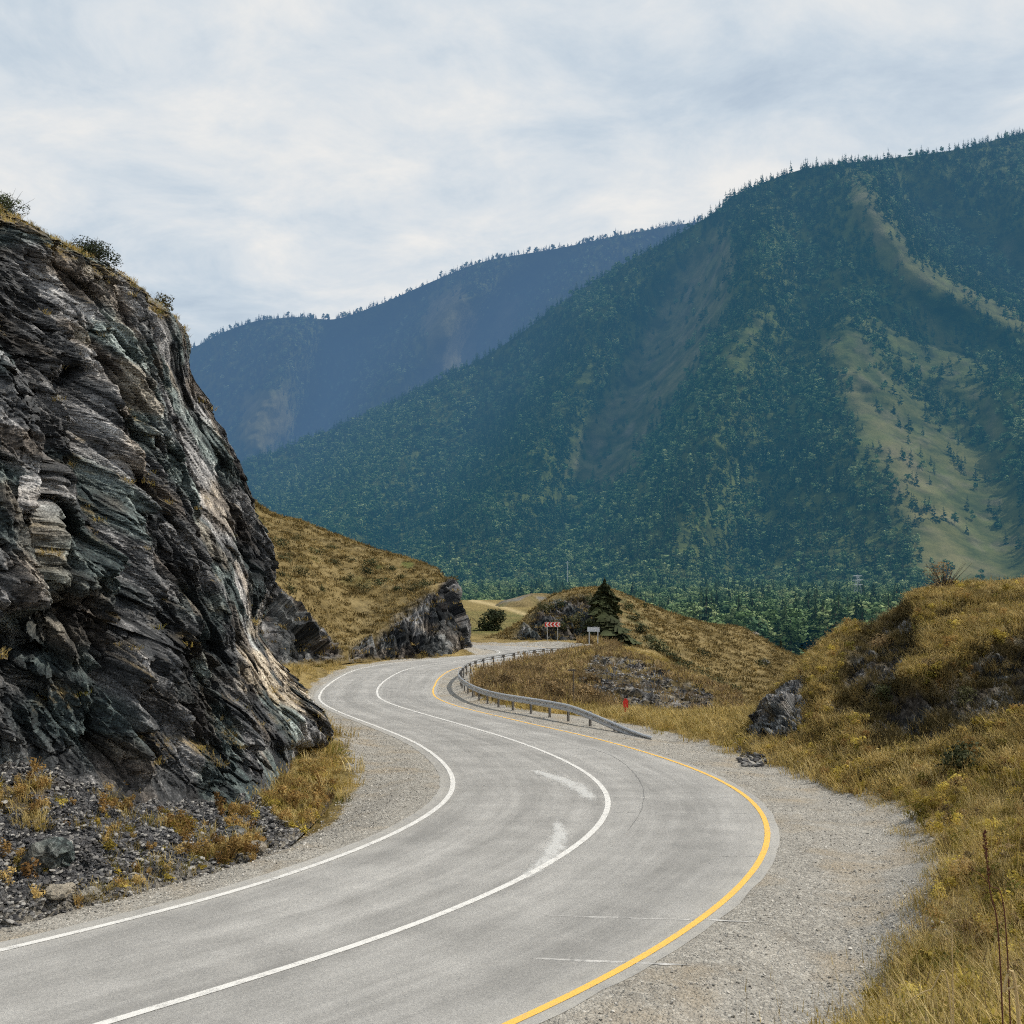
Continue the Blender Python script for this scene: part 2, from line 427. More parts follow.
def mat_leaf(name, c0, c1, c2, trans=.25, haze=False, tipdark=False):
    g = G(name)
    c = g.ramp(g.rnd(), [(0, c0), (.55, c1), (1, c2)])
    n = g.noise(g.pos(), 1.3 if not haze else .35, 3)
    c = g.mix(1., c, g.ramp(n, [(.3, .55), (.7, 1.4)]), 'MULTIPLY')
    return g.finish(g.bsdf(c, .8, None, .15, 0, trans), haze)
M_grass = mat_leaf('dry_grass_blades', (.24, .18, .055), (.45, .335, .115), (.60, .48, .23), .35)
M_grass2 = mat_leaf('olive_grass_blades', (.12, .12, .025), (.26, .21, .045), (.42, .31, .08), .35)
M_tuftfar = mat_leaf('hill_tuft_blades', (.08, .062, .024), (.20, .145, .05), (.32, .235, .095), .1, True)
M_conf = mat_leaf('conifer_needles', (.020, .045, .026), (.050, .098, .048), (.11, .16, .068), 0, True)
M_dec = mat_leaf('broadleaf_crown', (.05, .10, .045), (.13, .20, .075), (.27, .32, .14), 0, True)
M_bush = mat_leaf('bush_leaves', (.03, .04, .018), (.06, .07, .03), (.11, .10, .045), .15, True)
M_twig = mat_leaf('dry_bush_twigs', (.14, .10, .05), (.25, .175, .085), (.36, .26, .13), .25)
M_bark = mat_simple('tree_bark', (.07, .055, .04), haze=True)
M_stone = None

def mat_stone(name, a, b, c):
    g = G(name)
    col = g.ramp(g.rnd(), [(0, a), (.6, b), (1, c)])
    n = g.noise(g.obj(), 9, 4)
    col = g.mix(1., col, g.ramp(n, [(.3, .7), (.7, 1.25)]), 'MULTIPLY')
    return g.finish(g.bsdf(col, .8, None, .3))
M_stone = mat_stone('gravel_stone', (.10, .10, .10), (.27, .26, .245), (.55, .53, .49))
M_gstone = mat_stone('pale_gravel_stone', (.16, .15, .135), (.33, .31, .275), (.58, .55, .50))
M_shard = mat_stone('scree_stone', (.022, .022, .024), (.095, .092, .092), (.36, .345, .32))
M_galv = mat_simple('galvanised_steel', (.46, .47, .48), .45, .5, .35, .12, 14)
M_post = mat_simple('weathered_steel_post', (.17, .16, .15), .7, .3, .2, .3, 9)
M_white = mat_simple('white_sign_paint', (.78, .78, .78), .5, .4, var=.05)
M_red = mat_simple('red_sign_paint', (.62, .04, .03), .5, .4, var=.08)
M_grey = mat_simple('grey_sign_pole', (.36, .37, .38), .5, .4)
M_wood = mat_simple('weathered_wood', (.16, .13, .10), .9)

# ------------------------------------------------------------------ GN scatter
def scatter(name, P, rot, scl, idx, sources, hide_plural=None):
    me = bpy.data.meshes.new(name); P = np.asarray(P, np.float32)
    me.vertices.add(len(P)); me.vertices.foreach_set('co', P.ravel())
    for nm, typ, key, val in (('rot', 'FLOAT_VECTOR', 'vector', rot), ('scl', 'FLOAT_VECTOR', 'vector', scl), ('idx', 'INT', 'value', idx)):
        a = me.attributes.new(nm, typ, 'POINT'); a.data.foreach_set(key, np.asarray(val, np.float32 if typ != 'INT' else np.int32).ravel())
    o = bpy.data.objects.new(name, me); COL.objects.link(o)
    col = bpy.data.collections.new(name + '_kinds')
    for k, s_ in enumerate(sources):
        s_.name = '%s_kind_%03d' % (name, k); col.objects.link(s_)
    g = bpy.data.node_groups.new(name, 'GeometryNodeTree')
    g.interface.new_socket('Geometry', in_out='INPUT', socket_type='NodeSocketGeometry')
    g.interface.new_socket('Geometry', in_out='OUTPUT', socket_type='NodeSocketGeometry')
    N, L = g.nodes, g.links
    i = N.new('NodeGroupInput'); out = N.new('NodeGroupOutput')
    ci = N.new('GeometryNodeCollectionInfo'); ci.inputs[0].default_value = col
    ci.inputs['Separate Children'].default_value = True; ci.inputs['Reset Children'].default_value = True
    ip = N.new('GeometryNodeInstanceOnPoints'); ip.inputs['Pick Instance'].default_value = True
    def na(nm, t):
        n = N.new('GeometryNodeInputNamedAttribute'); n.data_type = t; n.inputs[0].default_value = nm
        return n.outputs[0]
    L.new(i.outputs[0], ip.inputs['Points']); L.new(ci.outputs[0], ip.inputs['Instance'])
    L.new(na('rot', 'FLOAT_VECTOR'), ip.inputs['Rotation']); L.new(na('scl', 'FLOAT_VECTOR'), ip.inputs['Scale']); L.new(na('idx', 'INT'), ip.inputs['Instance Index'])
    L.new(ip.outputs[0], out.inputs[0])
    o.modifiers.new('scatter', 'NODES').node_group = g
    tag(o, kind='stuff')
    return o

def surf_sample(P, n, w=None, seed=0):
    """random points on a grid surface P(nv,nu,3) weighted by w(nv,nu) x area"""
    r = np.random.default_rng(seed)
    a = P[:-1, :-1]; b = P[:-1, 1:]; c = P[1:, :-1]; d = P[1:, 1:]
    area = np.linalg.norm(np.cross(b - a, c - a), axis=-1)
    ww = area if w is None else area * .25 * (w[:-1, :-1] + w[1:, 1:] + w[:-1, 1:] + w[1:, :-1])
    ww = ww.ravel(); cs = np.cumsum(ww); k = np.searchsorted(cs, r.random(n) * cs[-1]).clip(0, len(ww) - 1)
    i, j = np.divmod(k, P.shape[1] - 1); u = r.random(n)[:, None]; v = r.random(n)[:, None]
    return a[i, j] * (1 - u) * (1 - v) + b[i, j] * u * (1 - v) + c[i, j] * (1 - u) * v + d[i, j] * u * v

# ------------------------------------------------------------------ source shapes
def tuft(n, h, spread, w, mat, lean=.5, seeds=False):
    V = []; F = []
    for k in range(n):
        a = random.uniform(0, 6.283); r = spread * math.sqrt(random.random()); bx, by = r * math.cos(a), r * math.sin(a)
        a2 = a + random.gauss(0, .8); hh = h * random.uniform(.45, 1.1); ln = lean * random.uniform(.2, 1.1) * hh
        dx, dy = math.cos(a2), math.sin(a2); sx, sy = -dy * w / 2, dx * w / 2
        b = len(V)
        for t, ww in ((0, 1), (.55, .8), (1, .12)):
            cx, cy, cz = bx + dx * ln * t * t, by + dy * ln * t * t, hh * (t - .18 * t * t * lean)
            if seeds and t == .55: pass
            V += [(cx - sx * ww, cy - sy * ww, cz), (cx + sx * ww, cy + sy * ww, cz)]
        F += [(b, b + 1, b + 3, b + 2), (b + 2, b + 3, b + 5, b + 4)]
        if seeds and random.random() < .4:
            b = len(V); cx, cy, cz = V[-1]; q = w * .9
            V += [(cx - q, cy, cz - h * .10), (cx + q, cy, cz - h * .10), (cx, cy + q * .5, cz + h * .04)]
            F += [(b, b + 1, b + 2)]
    return mesh_obj('tuft', np.array(V), F, mat, link=False)

def stone(mat, flat=.6, sub=1):
    import bmesh
    bm = bmesh.new(); bmesh.ops.create_icosphere(bm, subdivisions=sub, radius=.5)
    for v in bm.verts:
        v.co *= random.uniform(.62, 1.1); v.co.z *= flat; v.co.x *= 1.15
    me = bpy.data.meshes.new('stone'); bm.to_mesh(me); bm.free(); me.materials.append(mat)
    return bpy.data.objects.new('stone', me)

def conifer(h, r, tiers, per, cards, seed=0, rag=0.):
    """crown as drooping branch fans; returns crown V,F and trunk V,F"""
    R = random.Random(seed); V = []; F = []
    for t in range(tiers):
        f = (t + R.uniform(-.3, .3)) / tiers; z = h * (.08 + .9 * f); L = r * (1 - f) ** .85 * R.uniform(.75, 1.15) + .03 * r
        for k in range(max(3, int(per * (1 - .5 * f)))):
            a = R.uniform(0, 6.283); l = L * R.uniform(.65, 1.15) * (1 + rag * math.sin(a * 2 + f * 9 + seed) + rag * R.uniform(-.9, .5)); dz = -l * R.uniform(.15, .5)
            dx, dy = math.cos(a), math.sin(a)
            for c in range(cards):
                s0 = c / cards; s1 = (c + 1.3) / cards; ww = l * .42 * (1 - .5 * s0) * R.uniform(.6, 1.2)
                b = len(V); up = h * .035 * R.uniform(-.6, 1.)
                V += [(dx * l * s0 * .9 - dy * 0, dy * l * s0 * .9, z + dz * s0 * .9 + up),
                      (dx * l * s1 - dy * ww, dy * l * s1 + dx * ww, z + dz * s1 - abs(up)),
                      (dx * l * s1 + dy * ww, dy * l * s1 - dx * ww, z + dz * s1 - abs(up))]
                F += [(b, b + 1, b + 2)]
                b = len(V)
                V += [(dx * l * s0 * .8, dy * l * s0 * .8, z + dz * s0 + .02 * h), (dx * l * s1, dy * l * s1, z + dz * s1), (dx * l * (s0 + s1) / 2, dy * l * (s0 + s1) / 2, z + dz * s1 - h * .05)]
                F += [(b, b + 1, b + 2)]
    b = len(V); V += [(-.04 * r, 0, h * .9), (.04 * r, 0, h * .9), (0, 0, h * 1.02), (0, -.05 * r, h * .9), (0, .05 * r, h * .9)]; F += [(b, b + 1, b + 2), (b + 3, b + 4, b + 2)]
    return V, F

def broadleaf(h, r, clumps, per, size, seed=0, low=.2):
    R = random.Random(seed); V = []; F = []
    cs = []
    for c in range(clumps):
        a = R.uniform(0, 6.283); zz = R.uniform(low + .12, .95); rr = r * math.sqrt(max(.05, 1 - ((zz - .5) / .55) ** 2)) * R.uniform(.15, .7)
        cs.append((math.cos(a) * rr, math.sin(a) * rr, h * zz * .93, r * R.uniform(.35, .55)))
    for cx, cy, cz, cr in cs:
        for k in range(per):
            d = np.array([R.gauss(0, 1), R.gauss(0, 1), R.gauss(0, 1)]); d /= np.linalg.norm(d) + 1e-6
            p = np.array([cx, cy, cz]) + d * cr * R.uniform(.6, 1.05) * np.array([1, 1, .8])
            t = np.array([R.gauss(0, 1), R.gauss(0, 1), R.gauss(0, .6)]); n = d + t * .45; n /= np.linalg.norm(n)
            a = np.cross(n, [0.1, .2, 1.]); a /= np.linalg.norm(a) + 1e-6; bb = np.cross(n, a); s_ = size * R.uniform(.6, 1.3)
            b = len(V)
            V += [p - a * s_, p + bb * s_ * .8, p + a * s_ * 1.1, p - bb * s_ * .7]; F += [(b, b + 1, b + 2, b + 3)]
    return V, F

def tree_mesh(kind, seed, link=False, hi=True):
    mb = MB()
    if kind == 'conifer':
        V, F = conifer(1., .17, 15 if hi else 9, 9 if hi else 5, 2 if hi else 1, seed); mb.add(V, F, 0)
        mb.tube([(0, 0, -.03), (0, 0, .5), (0, 0, .93)], [.016, .01, .002], 5, 1)
        return mb.build('conifer', [M_conf, M_bark], link=link)
    V, F = broadleaf(1., .33, 13 if hi else 7, 60 if hi else 22, .035 if hi else .065, seed); mb.add(V, F, 0)
    mb.tube([(0, 0, -.03), (.01, 0, .25), (0, .01, .6)], [.022, .016, .006], 5, 1)
    return mb.build('broadleaf', [M_dec, M_bark], link=link)

# ------------------------------------------------------------------ camera, light, world
cam = bpy.data.objects.new('camera', bpy.data.cameras.new('camera')); COL.objects.link(cam)
cam.data.sensor_width = 36; cam.data.lens = 36 * 1000 / 1024; cam.data.clip_start = .1; cam.data.clip_end = 20000
cam.rotation_euler = (math.pi / 2 + PIT, 0, 0); S.camera = cam
SUN_EL, SUN_AZ = math.radians(50), math.radians(80)    # azimuth from +Y towards +X
sd = Vector((math.sin(SUN_AZ) * math.cos(SUN_EL), math.cos(SUN_AZ) * math.cos(SUN_EL), math.sin(SUN_EL)))
sl = bpy.data.lights.new('sun', 'SUN'); sl.energy = 4.1; sl.angle = math.radians(1.2); sl.color = (1, .93, .82)
so = bpy.data.objects.new('sun', sl); COL.objects.link(so); so.rotation_euler = sd.to_track_quat('Z', 'Y').to_euler()
W = bpy.data.worlds.new('World'); S.world = W; W.use_nodes = True
nt = W.node_tree; nt.nodes.clear(); N, L = nt.nodes, nt.links
def wn(t): return N.new(t)
sky = wn('ShaderNodeTexSky'); sky.sky_type = 'NISHITA'; sky.sun_disc = False; sky.sun_elevation = SUN_EL; sky.sun_rotation = SUN_AZ; sky.dust_density = 2.
b1 = wn('ShaderNodeBackground'); b1.inputs[1].default_value = .1; L.new(sky.outputs[0], b1.inputs[0])
tc = wn('ShaderNodeTexCoord'); sp = wn('ShaderNodeSeparateXYZ'); L.new(tc.outputs['Generated'], sp.inputs[0])
def wm(op, a, b):
    n = wn('ShaderNodeMath'); n.operation = op
    for i, v in enumerate((a, b)):
        if hasattr(v, 'links'): L.new(v, n.inputs[i])
        else: n.inputs[i].default_value = v
    return n.outputs[0]
den = wm('ADD', wm('MAXIMUM', sp.outputs[2], 0.), .22)
cx = wm('DIVIDE', sp.outputs[0], den); cy = wm('DIVIDE', sp.outputs[1], den)
cb = wn('ShaderNodeCombineXYZ'); L.new(cx, cb.inputs[0]); L.new(cy, cb.inputs[1])
mp = wn('ShaderNodeMapping'); L.new(cb.outputs[0], mp.inputs[0]); mp.inputs['Rotation'].default_value = (0, 0, .35); mp.inputs['Scale'].default_value = (1., 1.15, 1); mp.inputs['Location'].default_value = (2.3, .8, 0)
def wnoise(sc, det, ro, di):
    n = wn('ShaderNodeTexNoise'); L.new(mp.outputs[0], n.inputs['Vector']); n.inputs['Scale'].default_value = sc; n.inputs['Detail'].default_value = det; n.inputs['Roughness'].default_value = ro; n.inputs['Distortion'].default_value = di
    return n.outputs['Fac']
f = wm('ADD', wm('MULTIPLY', wnoise(1.0, 8, .55, .3), .52), wm('MULTIPLY', wnoise(3.6, 9, .62, .35), .48))
rp = wn('ShaderNodeValToRGB'); L.new(f, rp.inputs[0])
els = [(.36, (.52, .62, .725, 1)), (.44, (.61, .70, .785, 1)), (.51, (.71, .765, .815, 1)), (.60, (.87, .868, .855, 1))]
while len(rp.color_ramp.elements) < 4: rp.color_ramp.elements.new(.5)
for e, (p_, c_) in zip(rp.color_ramp.elements, els): e.position = p_; e.color = c_
b2 = wn('ShaderNodeBackground'); L.new(rp.outputs[0], b2.inputs[0]); b2.inputs[1].default_value = .97
rc = wn('ShaderNodeMapRange'); L.new(f, rc.inputs[0]); rc.inputs[1].default_value = .3; rc.inputs[2].default_value = .5; rc.inputs[3].default_value = .8; rc.inputs[4].default_value = 1.
ms = wn('ShaderNodeMixShader'); L.new(rc.outputs[0], ms.inputs[0]); L.new(b1.outputs[0], ms.inputs[1]); L.new(b2.outputs[0], ms.inputs[2])
wo = wn('ShaderNodeOutputWorld'); L.new(ms.outputs[0], wo.inputs[0])
S.view_settings.view_transform = 'Standard'; S.view_settings.look = 'None'; S.view_settings.exposure = 0; S.view_settings.gamma = 1
S.cycles.use_denoising = False; S.cycles.max_bounces = 3; S.cycles.diffuse_bounces = 2; S.cycles.transparent_max_bounces = 6
S.cycles.use_adaptive_sampling = True; S.cycles.adaptive_threshold = .045; S.cycles.adaptive_min_samples = 16; S.cycles.filter_width = 1.2

# ================================================================== ROAD
Lp = [(0,957),(100,930),(200,903),(300,872),(350,855),(400,828),(440,803),(452,785),(445,768),(430,752),(400,736),(364,722),(340,714),(323,703),(320.5,695.6),(328,686),(339.7,678),(358.4,669),(382,665),(412,661.6),(447.5,658.5),(488,655),(499,653.2),(496,651.4),(478.6,648)]
Cp = [(110,1024),(224.6,989.8),(314.5,965),(404,933.6),(460,911),(515.3,885.5),(564,858.7),(598.3,831.8),(612,807),(608,792.8),(593.4,778),(564,761),(515.3,741.5),(466.5,726.9),(407.9,710),(381,700),(377,693),(379.5,686),(391,676.9),(410,668.7),(435.8,664),(468.8,660.5),(494,657.7),(517.7,656),(529.4,654.7),(531.7,652.8),(525.5,649.8),(504,647.9),(478,647)]
Rp = [(503,1024),(564,996.9),(613,972.5),(661.8,944),(710.6,914.8),(749.7,885.5),(769,856),(774,831.8),(764,812),(735,790),(686,768),(632.5,748.8),(573.9,734),(515,722),(466.5,709.8),(439.6,700),(433.4,693),(434.6,686),(445,677.5)]
cw = [(-15.5, -9), (-12.6, -3.), (-9.6, 2.3), (-6.4, 7.2)] + [tuple(hit(*p)) for p in Cp] + [(-8, 112.4), (-16, 114.2), (-26, 115), (-38, 115)]
cw = np.array(cw)
def resample(P, step):
    d = np.r_[0, np.cumsum(np.hypot(*np.diff(P, axis=0).T))]
    s = np.arange(0, d[-1], step)
    return np.stack([np.interp(s, d, P[:, 0]), np.interp(s, d, P[:, 1])], -1)
def smooth(P, sig):
    k = np.arange(-int(3 * sig), int(3 * sig) + 1); w = np.exp(-k * k / 2 / sig ** 2); w /= w.sum()
    pad = len(k) // 2
    out = []
    for c in range(P.shape[1]):
        x = np.r_[2 * P[0, c] - P[pad:0:-1, c], P[:, c], 2 * P[-1, c] - P[-2:-pad - 2:-1, c]]
        out.append(np.convolve(x, w, 'valid'))
    return np.stack(out, -1)
cen = resample(catmull(cw, 1200), .25)
cen = smooth(cen, 7); cen = resample(cen, .25)
tan = np.gradient(cen, axis=0); tan /= np.hypot(*tan.T)[:, None]
nrm = np.stack([-tan[:, 1], tan[:, 0]], -1)     # to the left of travel
def offs(pts, default):
    ks, ds = [], []
    for p in pts:
        w = np.array(hit(*p)); d = np.hypot(*(cen - w).T); k = int(np.argmin(d)); ks.append(k); ds.append(d[k])
    ks = np.array(ks); ds = np.array(ds); o = np.argsort(ks)
    r = np.interp(np.arange(len(cen)), ks[o], ds[o])
    return smooth(r[:, None], 18)[:, 0]
dl = offs(Lp[:-2], 3.5); dr = offs(Rp, 3.2)
dl = np.clip(dl, 3.1, 3.9); dr = np.clip(dr, 2.8, 3.6)
nC = len(cen)
def edge(off): return cen + nrm * np.asarray(off)[:, None]
def strip(name, offs_, zoff, mat, parent=None, lo=0, hi=None, extra=None):
    hi = hi or nC
    rows = [np.c_[edge(o)[lo:hi], zr(edge(o)[lo:hi, 1]) + zoff] for o in offs_]
    P = np.stack(rows, 1)
    o = mesh_obj(name, P, gridfaces(P.shape[0], P.shape[1], True), mat, parent)
    acr = np.broadcast_to(np.linspace(0, 1, P.shape[1]), P.shape[:2]); al = np.broadcast_to((np.arange(lo, hi) * .25)[:, None], P.shape[:2])
    setattrs(o, across=acr, along=al)
    return o
wob = fbm(np.c_[np.arange(nC) * .25 * 1.2, np.zeros(nC), np.zeros(nC)], 5, 3)
eL = dl + .33 + .09 * wob; eR = -(dr + .22 + .09 * np.roll(wob, 99))

g = G('asphalt'); p = g.pos(); al = g.attr('along'); ac = g.attr('across')
fine = g.noise(p, 75, 3, .8); fine2 = g.noise(p, 28, 4, .8); med = g.noise(p, 1.2, 5, .6); big = g.noise(p, .22, 3)
c = g.ramp(g.math('ADD', g.math('MULTIPLY', fine, .55), g.math('MULTIPLY', fine2, .45)), [(.34, (.19, .187, .182)), (.5, (.288, .282, .270)), (.66, (.41, .40, .375))])
c = g.mix(1., c, g.ramp(med, [(.3, .86), (.7, 1.12)]), 'MULTIPLY')
c = g.mix(1., c, g.ramp(big, [(.3, .88), (.7, 1.1)]), 'MULTIPLY')
cmb = g.N.new('ShaderNodeCombineXYZ'); g.L.new(g.math('MULTIPLY', ac, 9.), cmb.inputs[0]); g.L.new(g.math('MULTIPLY', al, .05), cmb.inputs[1])
trk = g.noise(cmb.outputs[0], 1., 4, .6)
c = g.mix(1., c, g.ramp(trk, [(.35, .84), (.65, 1.13)]), 'MULTIPLY')
cmb2 = g.N.new('ShaderNodeCombineXYZ'); g.L.new(g.math('MULTIPLY', ac, 38.), cmb2.inputs[0]); g.L.new(g.math('MULTIPLY', al, .35), cmb2.inputs[1])
c = g.mix(1., c, g.ramp(g.noise(cmb2.outputs[0], 1., 5, .6), [(.35, .93), (.65, 1.06)]), 'MULTIPLY')
# dusty margins
dust = g.math('ADD', g.mr(ac, .90, 1.02), g.mr(ac, .09, -.02))
c = g.mix(g.math('MULTIPLY', dust, g.mr(g.noise(p, 4, 5, .7), .35, .65, .1, .9)), c, (.37, .355, .32))
M_asph = g.finish(g.bsdf(c, .85, g.bump(g.math('ADD', fine, fine2), .45, .008), .25))
nacr = 13
road = strip('road', [eL + (eR - eL) * t for t in np.linspace(0, 1, nacr)], .03, M_asph); tag(road, kind='structure')
def mat_paint(name, col, wear):
    g = G(name); p = g.pos()
    c = g.mix(g.mr(g.math('ADD', g.math('MULTIPLY', g.noise(p, 60, 4, .8), .5), g.math('MULTIPLY', g.noise(p, 6, 5, .7), .5)), wear, wear + .13), col, (.26, .255, .245))
    return g.finish(g.bsdf(c, .7, g.bump(g.noise(p, 75, 3, .8), .3, .006), .3))
M_pw = mat_paint('worn_white_paint', (.62, .61, .585), .51); M_py = mat_paint('worn_yellow_paint', (.72, .43, .085), .54)
jit = .012 * fbm(np.c_[np.arange(nC) * .25 * .8, np.ones(nC), np.zeros(nC)], 3, 9)
hw = .062
strip('edge_line', [dl + hw, dl - hw + jit], .036, M_pw, road)
strip('centre_line', [hw + 0 * dl, -hw + jit], .036, M_pw, road)
strip('yellow_edge_line', [-(dr - .052), -(dr + .052) + jit], .036, M_py, road)
# pale transverse seams and skid smears on the asphalt
def ground_pt(px, py, dz=0.):
    w = hit(px, py); return np.array([w[0], w[1], float(zr(w[1])) + dz])
g = G('pale_seam'); c = g.mix(g.mr(g.noise(g.pos(), 5, 5, .7), .42, .6), (.27, .265, .255), (.50, .49, .47)); M_seam = g.finish(g.bsdf(c, .9, None, .1))
for (x0, y0), (x1, y1), w_ in [((600,799),(742,799),.018),((612,814),(760,815),.02),((545,918),(755,924),.04),((530,961),(690,968),.05),((560,749),(640,752),.02),((455,786),(560,789),.02),((710,858),(758,858),.025),((450,752),(540,754),.018)]:
    V = []; n = 40
    A = ground_pt(x0, y0, .0335); B = ground_pt(x1, y1, .0335)
    for k in range(n + 1):
        t = k / n; q = A + (B - A) * t; q[1] += .05 * float(perlin(np.array([t * 7, y0, 0.]))) ; q[2] = float(zr(q[1])) + .0335
        ww = w_ * (.45 + .9 * abs(float(perlin(np.array([t * 15, y0, 3.]))))) * min(1, 6 * t + .1, 6 * (1 - t) + .1)
        V += [q - [0, ww, 0], q + [0, ww, 0]]
    mesh_obj('seam', np.array(V), [(2*k, 2*k+2, 2*k+3, 2*k+1) for k in range(n)], M_seam, road)
g = G('dark_crack'); M_crack = g.finish(g.bsdf((.17, .17, .167), .95, None, .05))
for pts_ in ([(585,748),(612,757),(632,772),(643,790),(641,812),(628,832)],):
    A = catmull(np.array([ground_pt(*q, .0335) for q in pts_]), 60); n_ = 60
    A[:, 0] += .05 * fbm(A * 3.1, 3, 501); A[:, 1] += .07 * fbm(A * 2.7, 3, 502); A[:, 2] = zr(A[:, 1]) + .0335
    t_ = np.gradient(A[:, :2], axis=0); t_ /= np.hypot(*t_.T)[:, None]; nn_ = np.stack([-t_[:, 1], t_[:, 0], 0 * t_[:, 0]], -1) * (.011 * (.3 + np.abs(perlin(A * 4, 503)) * 2))[:, None]
    mesh_obj('crack', np.stack([A - nn_, A + nn_], 1), gridfaces(60, 2), M_crack, road)
g = G('white_scuff'); tr = g.N.new('ShaderNodeBsdfTransparent')
p = g.pos(); fa = g.math('ADD', g.math('MULTIPLY', g.noise(g.mapping(p, (1, .35, 1), (0, 0, .5)), 7, 6, .75, .6), .8), g.math('MULTIPLY', g.attr('cov'), .45))
mx = g.N.new('ShaderNodeMixShader'); g.L.new(g.mr(fa, .60, .82, 0, .7), mx.inputs[0]); g.L.new(tr.outputs[0], mx.inputs[1]); g.L.new(g.bsdf((.60, .60, .585), .85), mx.inputs[2]); M_scuff = g.finish(mx.outputs[0])
def scuff(path, hws):
    pts = np.array([ground_pt(*q) for q in path]); pts = catmull(pts, 40); hw_ = np.interp(np.linspace(0, 1, 40), np.linspace(0, 1, len(hws)), hws)
    t = np.gradient(pts[:, :2], axis=0); t /= np.hypot(*t.T)[:, None]; nn = np.stack([-t[:, 1], t[:, 0]], -1)
    P = np.zeros((40, 7, 3)); cov = np.zeros((40, 7))
    for j, s_ in enumerate(np.linspace(-1, 1, 7)):
        P[:, j, :2] = pts[:, :2] + nn * (hw_ * s_)[:, None]; P[:, j, 2] = zr(P[:, j, 1]) + .0345
        cov[:, j] = (1 - s_ * s_) * np.clip(np.minimum(np.arange(40), 39 - np.arange(40)) / 5., 0, 1)
    o = mesh_obj('paint_scuff', P, gridfaces(40, 7), M_scuff, road); setattrs(o, cov=cov)
scuff([(528, 770), (550, 777), (575, 787), (598, 806)], [.1, .35, .4, .2])
scuff([(556, 818), (560, 835), (553, 855), (535, 872), (518, 884)], [.12, .22, .3, .2, .1])

# ================================================================== GROUND SHEET
dev = [(0,0,2.1),(3,0,2.3),(-3,0,1.8),(-8,-4,1.6),(2.5,5,1.75),(6,5,2.5),(10,5,3.2),(0.6,5,1.0),(0,8,.05),(-3,5,.15),(-8,1,.3),(-16,-1,.3),(1.5,7.5,.35),(3.1,9.8,.05),(3.9,8,.95),(4.3,11.7,.02),(5.6,11.5,.65),(6.3,13,.85),(8,12,1.5),
       (6.8,17.6,0),(8.2,17.5,.45),(9.8,20,.9),(7.9,22.8,0),(9.5,24,.4),(7.7,28.7,0),(6.7,35.8,0),(9,33,.25),(5.3,42,0),(2,48,0),(8,46,-.05),(12,45,.2),(12,49,-.5),(5,60,-.2),(8,57,-1.0),(11,55,-1.2),(14,60,-2.2),(18,75,-3.6),(20,92,-4.6),(12,80,-1.2),
       (6,85,0),(8,95,.2),(3,75,0),(3,66,0),(12,103,0),(16,110,-1),(28,100,-5.2),(40,100,-6),(30,130,-3),(10,125,0),(0,125,0),(-20,125,0),(-5,30,.1),(-8,24,.3),(-9,40,.5),(-14,48,.6),(-20,40,1),(-16,60,.3),(-20,70,1),(-16,82,.2),(-10,98,.1),(-14,17,.8),(-22,15,1.5),(-25,40,2),(-30,90,2),(-40,20,2),(20,10,5),(25,30,3),(40,60,-2),(-40,125,0),(40,0,6),(30,150,-3),(-30,150,0),(0,150,0),(-60,60,3),(60,60,-4)]
dev = np.array(dev, float)
def tps_fit(X, v):
    n = len(X); r = np.hypot(X[:, None, 0] - X[None, :, 0], X[:, None, 1] - X[None, :, 1])
    K = r * r * np.log(r + 1e-9); K += np.eye(n) * .5
    A = np.zeros((n + 3, n + 3)); A[:n, :n] = K; A[:n, n] = 1; A[:n, n + 1:] = X; A[n, :n] = 1; A[n + 1:, :n] = X.T
    return np.linalg.solve(A, np.r_[v, 0, 0, 0])
_tw = tps_fit(dev[:, :2], dev[:, 2])
def tps(x, y):
    o = _tw[-3] + _tw[-2] * x + _tw[-1] * y
    for i in range(len(dev)):
        r = np.hypot(x - dev[i, 0], y - dev[i, 1]); o = o + _tw[i] * r * r * np.log(r + 1e-9)
    return o
KC = np.arange(0, nC, 4)
def roaddist(x, y):
    """distance from the road centre, normalised so that 3.7 is the edge of the asphalt"""
    sh = np.shape(x); x = np.ravel(x); y = np.ravel(y); out = np.full(len(x), 99.)
    m = (y > -15) & (y < 135) & (np.abs(x) < 60); xi, yi = x[m], y[m]; r = np.full(len(xi), 1e9); kk = np.zeros(len(xi), int)
    for k in KC:
        d = np.hypot(xi - cen[k, 0], yi - cen[k, 1]); c = d < r; r[c] = d[c]; kk[c] = k
    side = (xi - cen[kk, 0]) * nrm[kk, 0] + (yi - cen[kk, 1]) * nrm[kk, 1]
    out[m] = r - np.where(side > 0, eL[kk], -eR[kk]) + 3.7; return out.reshape(sh)
def ground_z(x, y, fine=True):
    x = np.asarray(x, float); y = np.asarray(y, float)
    d = roaddist(x, y)
    w = sstep(4.3, 6.5, d)
    near = 1 - sstep(120, 160, y)
    near = near * (1 - sstep(45, 90, np.abs(x)))
    dv = np.where(near > 0, np.clip(tps(np.clip(x, -70, 70), np.clip(y, -15, 160)), -6.5, 6), 0) * near
    P = np.stack([x, y, 0 * x], -1)
    nz = .10 * fbm(P * .35, 3, 2) + .035 * fbm(P * 1.7, 3, 5)
    base = zr(np.minimum(y, 135)) - np.clip(y - 135, 0, 250) * .0135
    ye = 330 - 175 * sstep(.02, .09, x / np.maximum(y, 30)) - 92 * sstep(.11, .19, x / np.maximum(y, 30))
    far = sstep(0, 1, np.clip((y - ye) / 90, 0, 1))
    hum = (1.6 * fbm(P * .02, 3, 8)) * sstep(160, 230, y)
    base = base + (-32 - base) * far + hum * (1 - .6 * far)
    return base + (dv + nz * near) * w + (-.03 + .054 * sstep(3.3, 3.62, d) + .012 * nz / .1 * sstep(3.4, 3.9, d)) * (1 - w)

